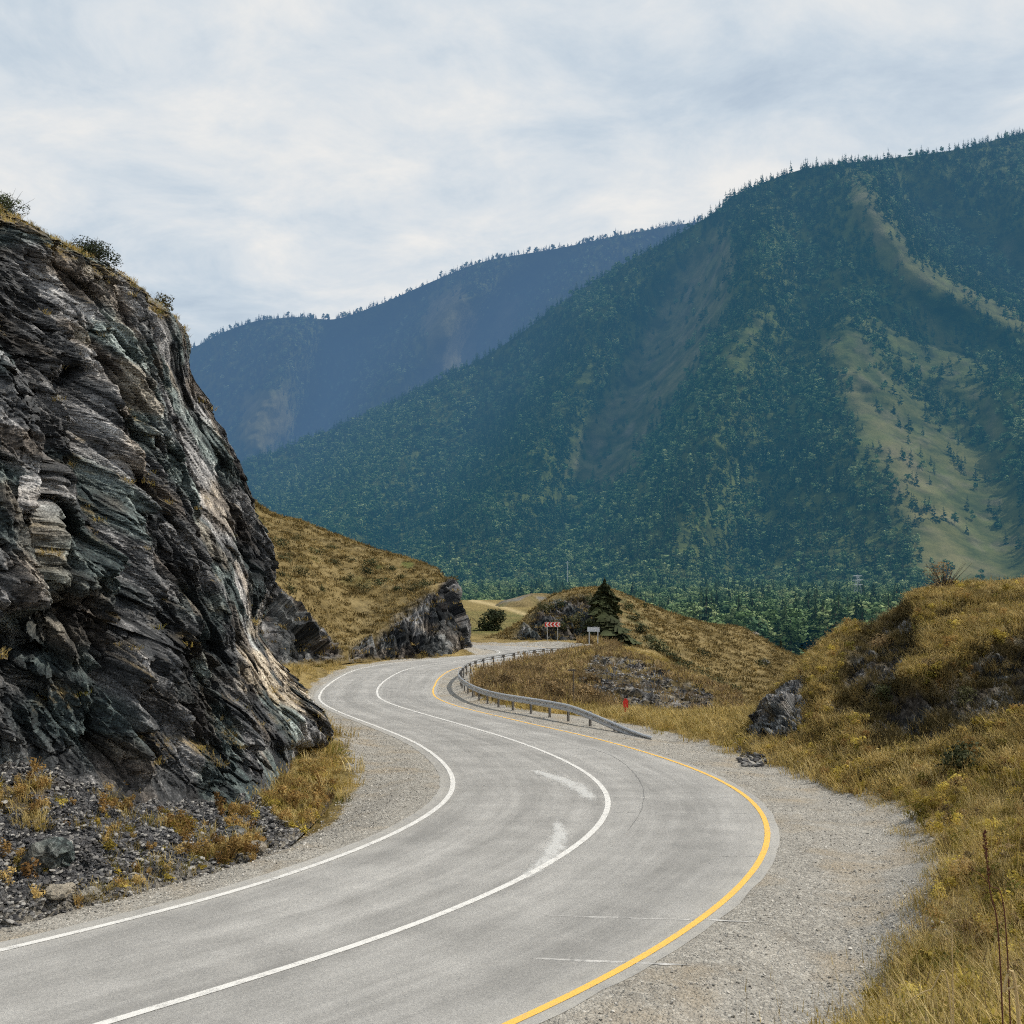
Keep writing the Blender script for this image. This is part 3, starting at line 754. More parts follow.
ys = [-14.]
while ys[-1] < 7000: ys.append(ys[-1] + max(.13, .0125 * abs(ys[-1])))
ys = np.array(ys); uu = np.linspace(-1, 1, 520); uu = .72 * uu + .28 * uu ** 3
YY = ys[:, None] * np.ones(520); XX = (1.5 * np.abs(ys) + 9)[:, None] * uu[None]
ZZ = ground_z(XX, YY)
RD = roaddist(XX, YY)
GP = np.stack([XX, YY, ZZ], -1)
Rb = [(2.3, 8.0), (3.6, 9.9), (4.9, 11.8), (6.2, 14.5), (7.4, 17.6), (8.3, 20.5), (8.5, 23.5), (8.1, 27), (7.5, 31), (6.6, 35.8), (5.6, 40), (4.2, 44), (1.5, 48), (-1.6, 54), (-2.6, 62), (-2.2, 72), (0, 80), (4, 88), (8, 98), (9, 104), (5, 113), (-5, 118), (-40, 121), (-40, 108)]
Lb_px = [(0, 912), (100, 893), (200, 868), (265, 842), (335, 812), (352, 775), (345, 752), (328, 727), (305, 708), (308, 690), (325, 676), (352, 666), (400, 660), (450, 657), (480, 655)]
Lb = [(-40, 3), (-14, 13)] + [tuple(hit(*q)) for q in Lb_px] + [(-12, 107)]
grav_poly = Lb + Rb[::-1][0:0] + [(-40, 108)] + Rb[::-1] + [(0, 6), (-8, 2), (-40, -4)]
wobg = 1.1 * fbm(GP * np.array([.55, .55, 0]), 4, 21)
grav = pmask(XX, YY, grav_poly, .8, wobg)
grav = np.where(YY < 130, grav, 0)
soil = .55 * sstep(-.05, .25, fbm(GP * np.array([.9, .9, 0]), 4, 36)) * (YY < 34) * (XX > 0) * sstep(-2.2, 0, segdist(XX, YY, Rb[:9]) * -1); grav = np.maximum(grav, soil)
rockm = 0 * grav
valley = sstep(-26, -31, ZZ) * (YY > 150)
gpx_, gpy_ = proj(GP)
pale = np.maximum(.5 * sstep(.05, .25, fbm(GP * np.array([.012, .03, 0]), 3, 31)) * (YY > 230) * (YY < 340) * (1 - valley), .95 * np.exp(-(segdist(gpx_, gpy_, [(470,600),(485,603),(503,607),(524,614),(540,618)]) / 1.5) ** 2) * (YY > 150) * (YY < 345))
dull = sstep(125, 150, YY) * (1 - valley) * (.45 + .35 * sstep(-.2, .3, fbm(GP * np.array([.05, .05, 0]), 3, 35))) * (1 - .7 * sstep(210, 250, YY))
green = np.clip(valley * .9 + .25 * sstep(0, .3, fbm(GP * np.array([.3, .3, 0]), 3, 33)) * (YY < 130) + dull, 0, 1)
ground = mesh_obj('ground', GP, gridfaces(len(ys), 520), M_ground, smooth=True); tag(ground, kind='structure')
setattrs(ground, a_rock=rockm, a_grav=grav, a_pale=pale, a_green=green)

# ================================================================== CLIFF
cl_rows_px = dict(
 A=[(-260,800,13.5),(-260,690,14),(-260,560,15),(-260,430,16.5),(-260,310,18),(-260,200,20),(-260,120,22),(-260,70,25)],
 B=[(0,775,17.5),(0,700,18),(0,600,19),(0,500,20),(0,400,21.5),(0,300,23.5),(0,240,25.5),(0,207,28)],
 C=[(60,785,18),(55,705,18.6),(50,600,19.5),(45,500,20.5),(45,410,22.2),(50,335,24.5),(55,278,27),(62,243,29)],
 D=[(130,800,18.8),(125,715,19.5),(120,620,20.5),(115,530,22),(112,450,24),(112,375,26.5),(115,315,29),(122,277,31)],
 E=[(195,812,20),(190,735,21),(185,650,22),(175,570,24),(165,490,26),(160,415,29),(165,355,31.5),(172,316,34)],
 F=[(252,818,21.7),(243,752,23.5),(237,685,25.5),(227,612,27),(215,540,29.5),(202,462,32),(190,395,34),(187,345,35.5)],
 Gc=[(296,768,29),(299,715,31),(276,677,33),(258,632,35),(274,577,36.5),(253,507,37),(225,437,37),(183,373,36.5)],
 H=[(300,742,38),(296,705,40),(270,670,42),(248,630,44),(252,575,45),(232,510,46),(203,440,46),(172,380,45)],
 I=[(200,740,52),(190,700,52),(180,660,54),(180,620,56),(180,570,58),(170,510,58),(150,450,58),(130,400,56)])
cols = list(cl_rows_px.values())
rows = [[c[r] for c in cols] for r in range(8)]
back = [(c[7][0], c[7][1] + 14, c[7][2] + 9) for c in cols]
rows.append(back)
A_ = np.array(rows, float); CW = catmull(at(A_[..., 0], A_[..., 1], A_[..., 2]), 470, 0)
tt = np.linspace(.55, 7.5, 400); ti = tt.astype(int); tf = (tt - ti)[:, None]
def cat_at(Wp, t):
    m = Wp.shape[1]; i = np.minimum(t.astype(int), m - 2); f = (t - i)[None, :, None]; g_ = lambda k: Wp[:, np.clip(i + k, 0, m - 1)]
    p0, p1, p2, p3 = g_(-1), g_(0), g_(1), g_(2)
    return .5 * (2 * p1 + (p2 - p0) * f + (2 * p0 - 5 * p1 + 4 * p2 - p3) * f ** 2 + (3 * p1 - p0 - 3 * p2 + p3) * f ** 3)
mid_ = cat_at(CW[200:201], tt)[0]; al_ = np.r_[0, np.cumsum(np.linalg.norm(np.diff(mid_, axis=0), axis=1))]
NU, NV = 1150, 470
P = cat_at(CW, np.interp(np.linspace(0, al_[-1], NU), al_, tt))
Nn = normals(P)
if Nn[100, 100, 1] > 0: Nn = -Nn
def strata(d):
    d = np.array(d, float); d /= np.linalg.norm(d); a = np.cross(d, [0, 1., .15]); a /= np.linalg.norm(a); b = np.cross(d, a)
    return np.stack([a, b, d], 1)
def rotm(a, b):
    return np.array((Matrix.Rotation(a, 3, 'X') @ Matrix.Rotation(b, 3, 'Y')))
R1 = strata((.5, .1, -.86))
px, py = proj(P)
amp = (sstep(0, .09, np.linspace(0, 1, NV)) * (1 - .35 * sstep(.8, .95, np.linspace(0, 1, NV))))[:, None] * np.ones(NU)
rd_, rt_, rc_ = rock_relief(P)
RB = strata((.28, .30, -.91)); f3, c3 = facet(P, .9, 3, RB, (.7, 1, 2.4), 1.2); f4, c4 = facet(P, .36, 4, RB, (.8, 1, 2.), 1.3); f5, c5 = facet(P, .16, 5, RB, (.8, 1, 1.7), 1.3)
rc_ = np.maximum.reduce([rc_, .7 * (1 - c3), .5 * (1 - c4)])
disp = .95 * rd_ + .34 * f3 + .13 * f4 + .045 * f5 + .08 - .16 * (1 - c3) - .08 * (1 - c4) + .25 * fbm(P * .2, 3, 6)
for poly, w_, d_ in [([(-5,235),(18,290),(38,350),(62,410),(80,470),(88,520)], 30, 1.9), ([(95,380),(118,470),(135,560),(150,640)], 10, 1.3), ([(150,300),(175,380),(190,450),(205,520)], 6, .7), ([(60,250),(100,330),(140,420),(165,500)], 6, .6), ([(165,560),(205,600),(200,640)], 6, .3),
                     ([(222,470),(238,520),(252,562)], 6, 1.2), ([(0,640),(60,660),(130,690),(190,740)], 9, .4), ([(213,640),(228,655),(236,700)], 7, .8), ([(130,600),(127,700),(140,740)], 7, .9), ([(30,480),(75,560),(110,650)], 7, .4)]:
    dd = segdist(px, py, poly) + 5 * fbm(P * .8, 3, 12)
    disp -= d_ * np.exp(-(np.clip(dd, 0, 99) / w_) ** 2)
disp += 1.1 * pmask(px, py, [(-80,340),(10,345),(55,430),(95,500),(110,560),(60,600),(-80,600)], 14)   # bulge in front
disp += .5 * pmask(px, py, [(128,630),(190,640),(225,760),(200,800),(130,770)], 8)
disp += .6 * pmask(px, py, [(232,655),(262,640),(300,690),(325,745),(240,745)], 7)
groove_shade = 0 * px  # shade of the gully and grooves, painted into the rock colour
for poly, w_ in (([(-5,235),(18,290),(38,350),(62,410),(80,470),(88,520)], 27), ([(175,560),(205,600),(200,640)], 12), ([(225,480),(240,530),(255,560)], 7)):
    groove_shade = np.maximum(groove_shade, np.exp(-((segdist(px, py, poly) + 6 * fbm(P * .9, 3, 18)).clip(0) / w_) ** 2))
sil = sstep(0, 45, np.abs(px - (186 + (py - 372) * .24)))
wf = sstep(.35, .75, Nn[..., :1]); Dn = (np.array([.80, -.52, -.30]) * .85 + Nn * .15) * wf + np.array([.34, -.92, -.14]) * (1 - wf); Dn /= np.linalg.norm(Dn, axis=-1, keepdims=True)
Pd = P + Dn * (disp * amp * (.35 + .65 * sil))[..., None]
wn_ = 4 * fbm(P * 1.2, 4, 14)
pale = np.maximum.reduce([pmask(px, py, q, 3, wn_) for q in ([(238,652),(262,645),(280,668),(300,690),(296,712),(270,700),(240,690)], [(243,565),(252,575),(262,620),(258,640),(245,632)], [(192,600),(222,604),(222,614),(192,616)], [(205,480),(222,470),(228,492),(212,505)])])
pale = pale + .35 * pmask(px, py, [(-80,360),(15,360),(90,500),(110,570),(-80,560)], 10) * sstep(-.1, .3, fbm(P * 1.1, 4, 15)) + .2 * pmask(px, py, [(255,690),(300,690),(325,745),(255,745)], 6, wn_) * sstep(0, .2, fbm(P * 2.1, 3, 19))
Nd = normals(Pd); Nd = np.where((Nd[..., 2:3] < 0) & (np.abs(Nd[..., 2:3]) > .2), -Nd, Nd)
flatm = sstep(.45, .75, np.abs(Nd[..., 2]))
grs = np.clip(flatm * sstep(.12, .32, fbm(P * .9, 3, 17)) * .55 + .6 * sstep(-22, -6, -np.abs(0 * px) - (py - np.interp(px, [0, 60, 120, 172, 187], [203, 236, 270, 311, 343]))) * flatm * sstep(-.15, .15, fbm(P * .8, 3, 29)), 0, 1)
cliff = mesh_obj('cliff', Pd, gridfaces(NV, NU), M_vrock); tag(cliff, kind='structure')
setcol(cliff, 'rockcol', rock_color(P, rt_, rc_, 400, 1., pale * sstep(-.10, .0, rt_ + .3 * fbm(P * 1.7, 4, 21)) * (.1 + .8 * sstep(600, 650, py)), groove_shade * sstep(-.35, .1, fbm(P * 1.3, 4, 20)), grs, 1.08))
cliffP = Pd; cliffN = Nd

# scree apron below the cliff
sc_rows = [
 [(-260,1000,11),(0,930,13.0),(60,912,13.7),(130,892,14.7),(200,874,16.0),(262,854,17.4),(305,822,20.2),(330,797,23.6),(345,765,29)],
 [(-260,930,12),(0,885,14.0),(60,876,14.7),(130,866,15.8),(200,855,17.0),(255,842,18.4),(295,814,21.3),(318,788,25),(335,760,30.4)],
 [(-260,860,13),(0,820,15.5),(60,822,16),(130,830,17.1),(200,832,18.3),(250,825,19.8),(285,803,22.8),(308,778,26.3),(328,752,32)],
 [(-260,760,15),(0,745,18.3),(60,757,18.9),(130,778,20),(195,790,21),(237,797,22),(270,793,24.5),(297,768,28.5),(322,742,34)]]
P = loft(sc_rows, 170, 330); Nn = normals(P); Nn = np.where(Nn[..., 2:3] < 0, -Nn, Nn)
f2, _ = facet(P, .35, 22); f3, _ = facet(P, .12, 23)
ed = sstep(0, .1, np.linspace(0, 1, 170))[:, None]
P = P + Nn * ((.10 * f2 + .05 * f3 + .12 * fbm(P * .9, 3, 24)) * ed - .03 - .16 * (1 - ed))[..., None]
px, py = proj(P)
gr = np.clip(pmask(px, py, [(272,745),(330,730),(360,745),(360,790),(330,830),(290,830),(262,800)], 10) + .8 * sstep(.12, .3, fbm(P * .55, 3, 25)), 0, 1)
scree = mesh_obj('scree_slope', P, gridfaces(170, 330), M_scree); tag(scree, kind='structure')
setattrs(scree, a_pale=.8 * (1 - sstep(0, .35, np.linspace(0, 1, 170)))[:, None] * np.ones(330), a_grass=gr)
spx, spy = px, py
band = np.maximum.reduce([pmask(px, py, q, 7) for q in ([(60,895),(150,868),(245,838),(255,858),(150,892),(70,912)], [(12,775),(45,790),(45,835),(15,830)], [(92,785),(140,795),(138,838),(98,835)], [(150,808),(195,826),(180,850),(145,835)], [(215,795),(262,822),(262,850),(225,850)], [(0,880),(40,880),(40,915),(0,915)])])
gr = np.clip(gr + .9 * band * sstep(-.25, .1, fbm(P * 2, 3, 26)), 0, 1); screeP, screeG = P, gr

# ================================================================== LEFT HILL
rows = [
 [(120,760,50),(200,715,58),(262,676,70),(300,672,75),(335,664,82),(380,661,88),(420,659,91.5),(448,658,94),(462,656,98),(461,652,106),(440,650,125)],
 [(120,700,53),(200,650,60),(262,628,72),(300,640,77),(335,652,84),(380,648,90),(420,640,93),(447,635,96),(461,640,99.5),(458,640,108),(440,645,126)],
 [(120,620,60),(200,590,68),(262,602,76),(300,620,82),(338,645,87),(375,634,94),(405,612,98),(438,600,100),(456,615,103),(454,620,110),(440,632,128)],
 [(120,540,72),(200,530,82),(262,568,90),(300,582,94),(340,604,99),(378,610,102),(408,600,103),(437,585,105),(450,597,107),(448,604,113),(440,615,130)],
 [(120,470,92),(200,478,104),(262,535,108),(300,546,111),(340,556,113),(378,563,114),(410,570,114),(436,576,114),(450,588,112),(449,593,118),(438,600,130)],
 [(120,420,120),(200,455,128),(262,507,130),(300,521,128),(340,537,126),(380,551,124),(412,561,122),(435,570,119),(446,583,116),(446,588,122),(436,596,132)],
 [(120,425,150),(200,470,160),(262,524,160),(300,536,158),(340,550,156),(380,562,154),(412,572,152),(435,584,148),(444,594,140),(444,600,140),(436,604,142)]]
P = loft(rows, 300, 560); Nn = normals(P); Nn = np.where(Nn[..., 1:2] > 0, -Nn, Nn); px, py = proj(P)
wb = 5 * fbm(P * .25, 4, 40)
rock = np.maximum(pmask(px, py, [(255,592),(285,600),(310,618),(338,648),(345,658),(300,662),(255,665)], 4, wb), pmask(px, py, [(350,645),(380,632),(402,610),(430,592),(447,580),(480,590),(480,660),(440,656),(352,660)], 4, wb))
rock = np.maximum(rock, .8 * pmask(px, py, [(255,592),(285,600),(335,640),(360,640),(350,655),(255,665)], 5, 2 * wb) * 0)
R2 = strata((.3, .1, -.95))
f1, _ = facet(P, 4, 41, R2, (1, 1, 3)); f2, _ = facet(P, 1.4, 42, R2, (1, 1, 3)); 
rd3_, rt3_, rc3_ = rock_relief(P, (.3, .1, -.9), (.1, -1, .3), 1.9)
P = P + Nn * (rock * (.75 * rd3_ - .2) + (1 - rock) * (.5 * fbm(P * .12, 4, 44) + .12 * fbm(P * .7, 3, 45)))[..., None]
hill = mesh_obj('left_hill', P, gridfaces(300, 560), M_hill, smooth=False); tag(hill, kind='structure')
scr = sstep(.18, .34, fbm(P * np.array([.22, .12, .3]), 4, 46)) * (1 - rock) * sstep(600, 560, py)
setcol(hill, 'rockcol', rock_color(P * .6, rt3_, rc3_, 430, .25, None, None, None, .8))
setattrs(hill, a_rock=rock * sstep(-.35, 0, fbm(P * .5, 4, 48) + .25), a_grav=0 * rock, a_pale=.25 * sstep(0, .3, fbm(P * .3, 3, 47)) * (1 - rock), a_green=scr * .8)
lhP, lhR = P, rock

# ================================================================== MIDDLE HILL (behind the signs) and SCREE MOUND inside the bend
rows = [
 [(465,648,126),(500,647,123),(540,646,121),(580,648,118),(620,655,112),(650,675,104),(690,700,96),(728,712,90),(775,712,95),(830,705,105)],
 [(476,643,129),(504,640,129),(540,632,128),(580,632,127),(620,640,124),(652,655,118),(690,680,112),(728,697,108),(775,698,112),(830,695,118)],
 [(480,641,131),(507,635,133),(540,618,134),(580,608,135),(620,616,134),(650,634,130),(690,658,126),(728,676,124),(775,682,128),(830,685,130)],
 [(485,639.5,134),(513,629,138),(540,606,141),(577,593,144),(618,598,146),(650,613,146),(700,637,146),(738,648,148),(780,664,148),(830,678,148)],
 [(490,638.5,138),(519,626,144),(545,602,148),(577,589,152),(615,592,158),(650,607,162),(712,625,168),(742,629,172),(785,652,172),(830,672,170)],
 [(500,641,160),(525,632,170),(548,612,180),(577,600,190),(615,604,200),(650,620,205),(712,640,210),(742,645,215),(785,664,215),(830,684,212)]]
P = loft(rows, 220, 420); Nn = normals(P); Nn = np.where(Nn[..., 2:3] < 0, -Nn, Nn); px, py = proj(P)
wb = 5 * fbm(P * .2, 4, 50)
rock = pmask(px, py, [(512,640),(530,618),(548,602),(572,597),(600,600),(618,612),(622,640),(600,646)], 4, wb)
rd4_, rt4_, rc4_ = rock_relief(P, (.5, .1, -.8), (-.1, -1, .3), 1.9)
P = P + Nn * (rock * .7 * rd4_ + (1 - rock) * (.7 * fbm(P * .1, 4, 53) + .18 * fbm(P * .6, 3, 54)))[..., None]
mh = mesh_obj('middle_hill', P, gridfaces(220, 420), M_hill); tag(mh, kind='structure')
gul = np.exp(-(segdist(px, py, [(622,600),(645,632),(668,655),(700,682),(735,702)]) / 8) ** 2) * sstep(-.2, .2, fbm(P * .4, 3, 55))
setcol(mh, 'rockcol', rock_color(P * .6, rt4_, rc4_, 440, .6, None, None, None, .62))
setattrs(mh, a_rock=np.clip(rock + .3 * gul, 0, 1), a_grav=0 * rock, a_pale=.15 * sstep(0, .3, fbm(P * .3, 3, 57)) * (1 - rock), a_green=np.clip(rock * .55 * sstep(-.2, .2, fbm(P * .35, 3, 58)) + gul * .7, 0, 1))
mhP, mhR = P, np.clip(rock + gul, 0, 1)
rows = [
 [(530,700,55),(570,708,52),(610,716,52),(650,722,51),(690,724,50.5),(722,722,51),(745,715,53)],
 [(540,690,60),(575,690,58),(612,693,57),(650,698,57),(690,702,57),(718,706,57),(742,708,58)],
 [(550,668,72),(585,667,71),(618,672,69),(655,680,67),(690,688,65),(716,695,63),(740,702,63)],
 [(555,656,88),(590,650,86),(622,654,83),(657,664,79),(692,676,74),(714,686,70),(737,697,68)],
 [(560,654,95),(592,650,95),(626,655,94),(660,672,92),(695,692,88),(717,702,84),(740,710,80)]]
P = loft(rows, 150, 260); Nn = normals(P); Nn = np.where(Nn[..., 2:3] < 0, -Nn, Nn); px, py = proj(P)
wb = 4 * fbm(P * .4, 4, 60)
rock = pmask(px, py, [(592,656),(640,660),(680,678),(715,692),(718,712),(640,718),(598,712),(575,690),(583,668)], 5, wb)
rd5_, rt5_, rc5_ = rock_relief(P, (.8, .1, -.5), (0, -.7, .7), .8)
P = P + Nn * (rock * .6 * rd5_ + .15 * fbm(P * .4, 3, 63))[..., None]
mound = mesh_obj('scree_mound', P, gridfaces(150, 260), M_hill); tag(mound, kind='structure')
setcol(mound, 'rockcol', rock_color(P * .8, rt5_, rc5_, 450, .1, None, None, None, .85))
setattrs(mound, a_rock=rock * (.25 + .75 * sstep(-.25, .1, fbm(P * .8, 4, 64))), a_grav=0 * rock, a_pale=0 * rock, a_green=0 * rock)
moP, moR = P, rock

# ================================================================== RIGHT HILL
rows = [
 [(725,750,34.5),(762,760,31),(800,775,28),(850,805,24),(900,850,20.5),(1000,900,16),(1150,960,12.5),(1400,1050,9)],
 [(748,730,36.5),(785,728,33.5),(828,738,30),(868,757,26.5),(925,785,23),(1010,815,19),(1150,860,15.5),(1400,930,12)],
 [(760,713,38.5),(790,701,36),(832,692,33),(872,692,30.5),(932,705,27.5),(1015,725,23.5),(1150,750,19.5),(1400,790,15.5)],
 [(772,698,40.5),(800,675,39),(840,655,36.5),(880,645,34),(940,655,31),(1020,665,27.5),(1150,670,24),(1400,670,20)],
 [(785,688,43.5),(812,660,42.5),(853,632,40),(893,616,38.5),(942,613,36),(1020,618,32.5),(1150,605,29),(1400,580,25)],
 [(795,684,47),(820,653,47),(868,615,44.5),(905,602,43),(945,592,41),(1024,587,39),(1150,560,37),(1400,500,35)],
 [(795,694,62),(820,668,62),(868,622,60),(905,610,58),(945,600,57),(1024,592,55),(1150,575,53),(1400,530,50)]]
P = loft(rows, 300, 420); Nn = normals(P); Nn = np.where(Nn[..., 2:3] < 0, -Nn, Nn); px, py = proj(P)
wb = 7 * fbm(P * .45, 4, 70)
rk1 = pmask(px, py, [(752,735),(765,705),(790,690),(812,682),(800,712),(800,735),(775,745)], 4, wb)
rk2 = np.maximum(pmask(px, py, [(872,613),(905,612),(912,640),(890,670),(860,708),(838,712),(842,662),(862,635)], 5, wb + 9), pmask(px, py, [(872,722),(888,690),(935,692),(975,662),(1040,635),(1040,700),(1000,705),(930,738),(880,748)], 5, wb + 10))
wb = wb * .5; rd6_, rt6_, rc6_ = rock_relief(P, (.3, .3, -.8), (-.3, -.8, .5), .8)
rock = np.maximum(rk1, rk2)
edz = sstep(0, .12, np.linspace(0, 1, 300))[:, None]
P = P + Nn * ((rk1 * .4 * rd6_ + rk2 * (.55 * rd6_ - .6) + (1 - rock) * (.35 * fbm(P * .35, 3, 73) + .08 * fbm(P * 1.5, 3, 74))) * edz)[..., None]
rh = mesh_obj('right_hill', P, gridfaces(300, 420), M_bank, smooth=False); tag(rh, kind='structure')
setcol(rh, 'rockcol', rock_color(P, rt6_, rc6_, 460, .4, None, None, sstep(0, .25, fbm(P * .9, 3, 77)) * .5, .6))
setattrs(rh, a_rock=rk2 * .97, a_grav=rk1 * .9 * 0, a_pale=0 * rock, a_green=.35 * sstep(0, .3, fbm(P * .35, 3, 75)))
rhP, rhR, rhpx, rhpy = P, rock, px, py
# grey outcrop at its nose
rows = [[(742,746,34),(760,752,32),(785,756,30.5),(812,752,30.5)], [(750,735,34.5),(768,733,33),(788,738,31.5),(812,742,31.5)], [(757,720,36),(768,716,34.5),(790,712,32.8),(815,716,32)],
        [(765,712,38),(778,701,36.6),(795,692,35),(818,694,34.5)], [(775,706,41),(788,697,40),(803,684,38.5),(822,684,38)], [(780,706,44),(792,700,44),(806,692,42),(820,700,41)]]
P = loft(rows, 160, 160); Nn = normals(P); Nn = np.where(Nn[..., 1:2] > 0, -Nn, Nn)
rd2_, rt2_, rc2_ = rock_relief(P, (.3, .3, -.8), (0, -1, .3), .5); P = P + Nn * (rd2_ - .05)[..., None]
oc = mesh_obj('rock_outcrop', P, gridfaces(160, 160), M_vrock); tag(oc, kind='structure')
setcol(oc, 'rockcol', rock_color(P, rt2_, rc2_, 420, .4, None, None, sstep(.1, .3, fbm(P * 1.1, 3, 84)) * .6, .85))

# ================================================================== MOUNTAINS
def mountain(name, ridge, foot, nt_, nu, dlines, clear, seed, namp, back_=400):
    """ridge: (px,py,Y) list, foot: (py, Y) interpolated list of same px"""
    rg = np.array(ridge, float); ft = np.array(foot, float)
    c = np.linspace(0, 1, nu); k = np.linspace(0, 1, len(rg))
    rx, ry, rY = (catmull(rg[:, i:i + 1], nu)[:, 0] for i in range(3))
    fy, fY = (catmull(ft[:, i:i + 1], nu)[:, 0] for i in range(2))
    t = np.linspace(0, 1, nt_)[:, None]
    PX = rx[None] + 0 * t; PY = fy[None] + (ry - fy)[None] * t; YY_ = fY[None] + (rY - fY)[None] * (t ** .95)
    env = np.sin(np.pi * np.clip(t, 0, 1) ** .8) ** .6
    for poly, w_, A in dlines:
        YY_ = YY_ + 1.35 * A * np.exp(-(segdist(PX, PY, poly) / w_) ** 2) * np.where(t > .9, (1 - t) / .1, 1)
    P = at(PX, PY, YY_)
    n1 = fbm(P * np.array([1, 1, .6]) / 420., 4, seed, .5, True); n2 = fbm(P / 130., 4, seed + 5, .55)
    YY_ = YY_ + namp * (n1 * 1.0 + .75 * n2) * env
    P = at(PX, PY, YY_)
    b = P[-1:] + np.array([0, back_, -.35 * back_])
    b2 = P[-1:] + np.array([0, back_ * .25, -3.])
    return PX, PY, P, np.concatenate([P, b2, b], 0)

ridge = [(60,520,2300),(150,492,2300),(262,456,2300),(309,439,2280),(352,421,2250),(395,402,2220),(438,380,2180),(481,359,2140),(524,331,2100),(567,299,2060),(620,266,2000),(670,239,1950),(715,212,1900),(740,193,1880),(800,170,1860),(860,162,1850),(960,149,1950),(1024,134,2050),(1150,125,2100),(1300,150,2100),(1500,200,2000)]
foot = [(600,1250),(600,1200),(600,1130),(600,1100),(600,1080),(600,1060),(600,1040),(600,1020),(600,1000),(601,990),(602,980),(602,970),(602,960),(602,950),(603,940),(603,940),(603,930),(603,930),(603,930),(603,930),(603,930)]
dl_main = [
 ([(740,193),(752,300),(715,430),(660,590)], 48, -90), ([(715,225),(660,340),(610,440),(570,520)], 36, 80), ([(620,262),(560,380),(500,470),(450,580)], 45, -80), ([(540,340),(470,440),(400,540)], 36, 60),
 ([(430,385),(370,470),(320,580)], 40, -60), ([(800,170),(800,300),(760,450),(740,590)], 36, 50), ([(850,175),(830,330),(845,380),(880,450),(915,530),(930,600)], 60, -50), ([(865,320),(930,400),(985,480),(1020,560)], 50, 8),
 ([(860,165),(890,230),(925,278),(970,300),(1024,328),(1100,370)], 26, -80), ([(900,190),(960,250),(1024,285),(1100,320)], 30, 80), ([(1024,400),(1050,500),(1080,590)], 45, -90), ([(1000,140),(1040,220)], 30, -60)]
PX, PY, Pm, Pall = mountain('mountain', ridge, foot, 250, 460, dl_main, None, 100, 80)
wbm = 9 * fbm(np.stack([PX / 22, PY / 22, 0 * PX], -1), 4, 110)
C1 = [(722,225),(738,262),(722,330),(680,395),(645,440),(640,470),(600,492),(562,470),(590,420),(625,370),(660,300),(690,255)]
C2 = [(846,172),(872,186),(898,225),(918,258),(950,278),(1060,332),(1060,352),(985,318),(940,296),(905,290),(880,262),(850,215)]
C3 = [(820,335),(850,325),(905,335),(945,375),(985,430),(1030,490),(1090,540),(1090,600),(930,592),(908,525),(880,460),(838,390)]
C5 = [(900,296),(925,300),(985,385),(1015,440),(990,440),(945,372)]
C6 = [(755,310),(775,318),(740,370),(722,360)]
C4 = [(1000,240),(1060,215),(1060,285),(1005,262)]
clr = np.clip(pmask(PX, PY, C1, 12, 1.4 * wbm) * .95 + .8 * pmask(PX, PY, C2, 7, -3 + .8 * wbm) + .93 * pmask(PX, PY, C3, 14, 1.8 * wbm) + .85 * pmask(PX, PY, C5, 7, wbm) + .5 * pmask(PX, PY, C6, 7, wbm) + pmask(PX, PY, C4, 6, wbm), 0, 1)
def ext(a): return np.concatenate([a, a[-1:], a[-1:]], 0)
clr = clr * (1 - .8 * np.exp(-((segdist(PX, PY, [(875,345),(905,378),(940,410),(970,440)]) + .6 * wbm) / 9) ** 2)) * (1 - .7 * np.exp(-((segdist(PX, PY, [(960,400),(1000,470),(1040,520)]) + .6 * wbm) / 8) ** 2))
mt = mesh_obj('mountain', Pall, gridfaces(252, 460), M_mount, smooth=True); tag(mt, kind='structure')
lit = pmask(PX, PY, [(825,340),(842,350),(905,450),(960,520),(1000,570),(930,590),(905,520),(870,450)], 10, wbm)  # sunlit strip of the clearing, painted in as paler ground
setattrs(mt, a_rock=ext(.5 * clr * sstep(.0, .25, fbm(Pm / np.array([30, 30, 60]), 4, 111)) + .25 * pmask(PX, PY, C1, 8)), a_grav=ext(0 * clr), a_pale=ext(.30 * lit * clr * sstep(-.15, .25, fbm(Pm / 60, 4, 112)) + .13 * pmask(PX, PY, C1, 10, wbm) * sstep(-.1, .2, fbm(Pm / 40, 4, 114)) + .10 * pmask(PX, PY, C2, 7)), a_green=ext(np.clip((1 - clr) * .95 + .7 * sstep(-.1, .2, fbm(Pm / 50, 4, 113)), 0, 1)))

ridge2 = [(20,430,3300),(100,385,3250),(190,349,3200),(215,336,3180),(240,326,3180),(262,320,3200),(300,317,3250),(320,319,3250),(340,318,3250),(380,304,3200),(450,274,3150),(490,260,3150),(560,248,3150),(620,235,3100),(690,223,3100),(760,215,3100),(900,230,3100)]
foot2 = [(585,2500)] * len(ridge2)
dl2 = [([(300,317),(270,400),(230,500)], 26, -140), ([(340,318),(330,400),(300,470)], 22, 130), ([(490,260),(430,340),(380,400),(330,470)], 26, -150), ([(420,290),(360,360),(320,430)], 20, 110), ([(560,248),(520,300),(480,350)], 22, 120), ([(620,235),(570,290),(530,330)], 20, -110)]
PX2, PY2, Pm2, Pall2 = mountain('far_mountain', ridge2, foot2, 150, 300, dl2, None, 120, 130)
wb2 = 7 * fbm(np.stack([PX2 / 18, PY2 / 18, 0 * PX2], -1), 4, 130)
clr2 = np.clip(pmask(PX2, PY2, [(430,300),(460,288),(478,320),(470,365),(440,375),(422,330)], 9, wb2) + pmask(PX2, PY2, [(244,400),(285,388),(295,425),(262,455),(240,440)], 10, wb2) + pmask(PX2, PY2, [(500,300),(520,296),(515,330),(495,345)], 6, wb2), 0, 1)
mt2 = mesh_obj('far_mountain', Pall2, gridfaces(152, 300), M_mount, smooth=True); tag(mt2, kind='structure')
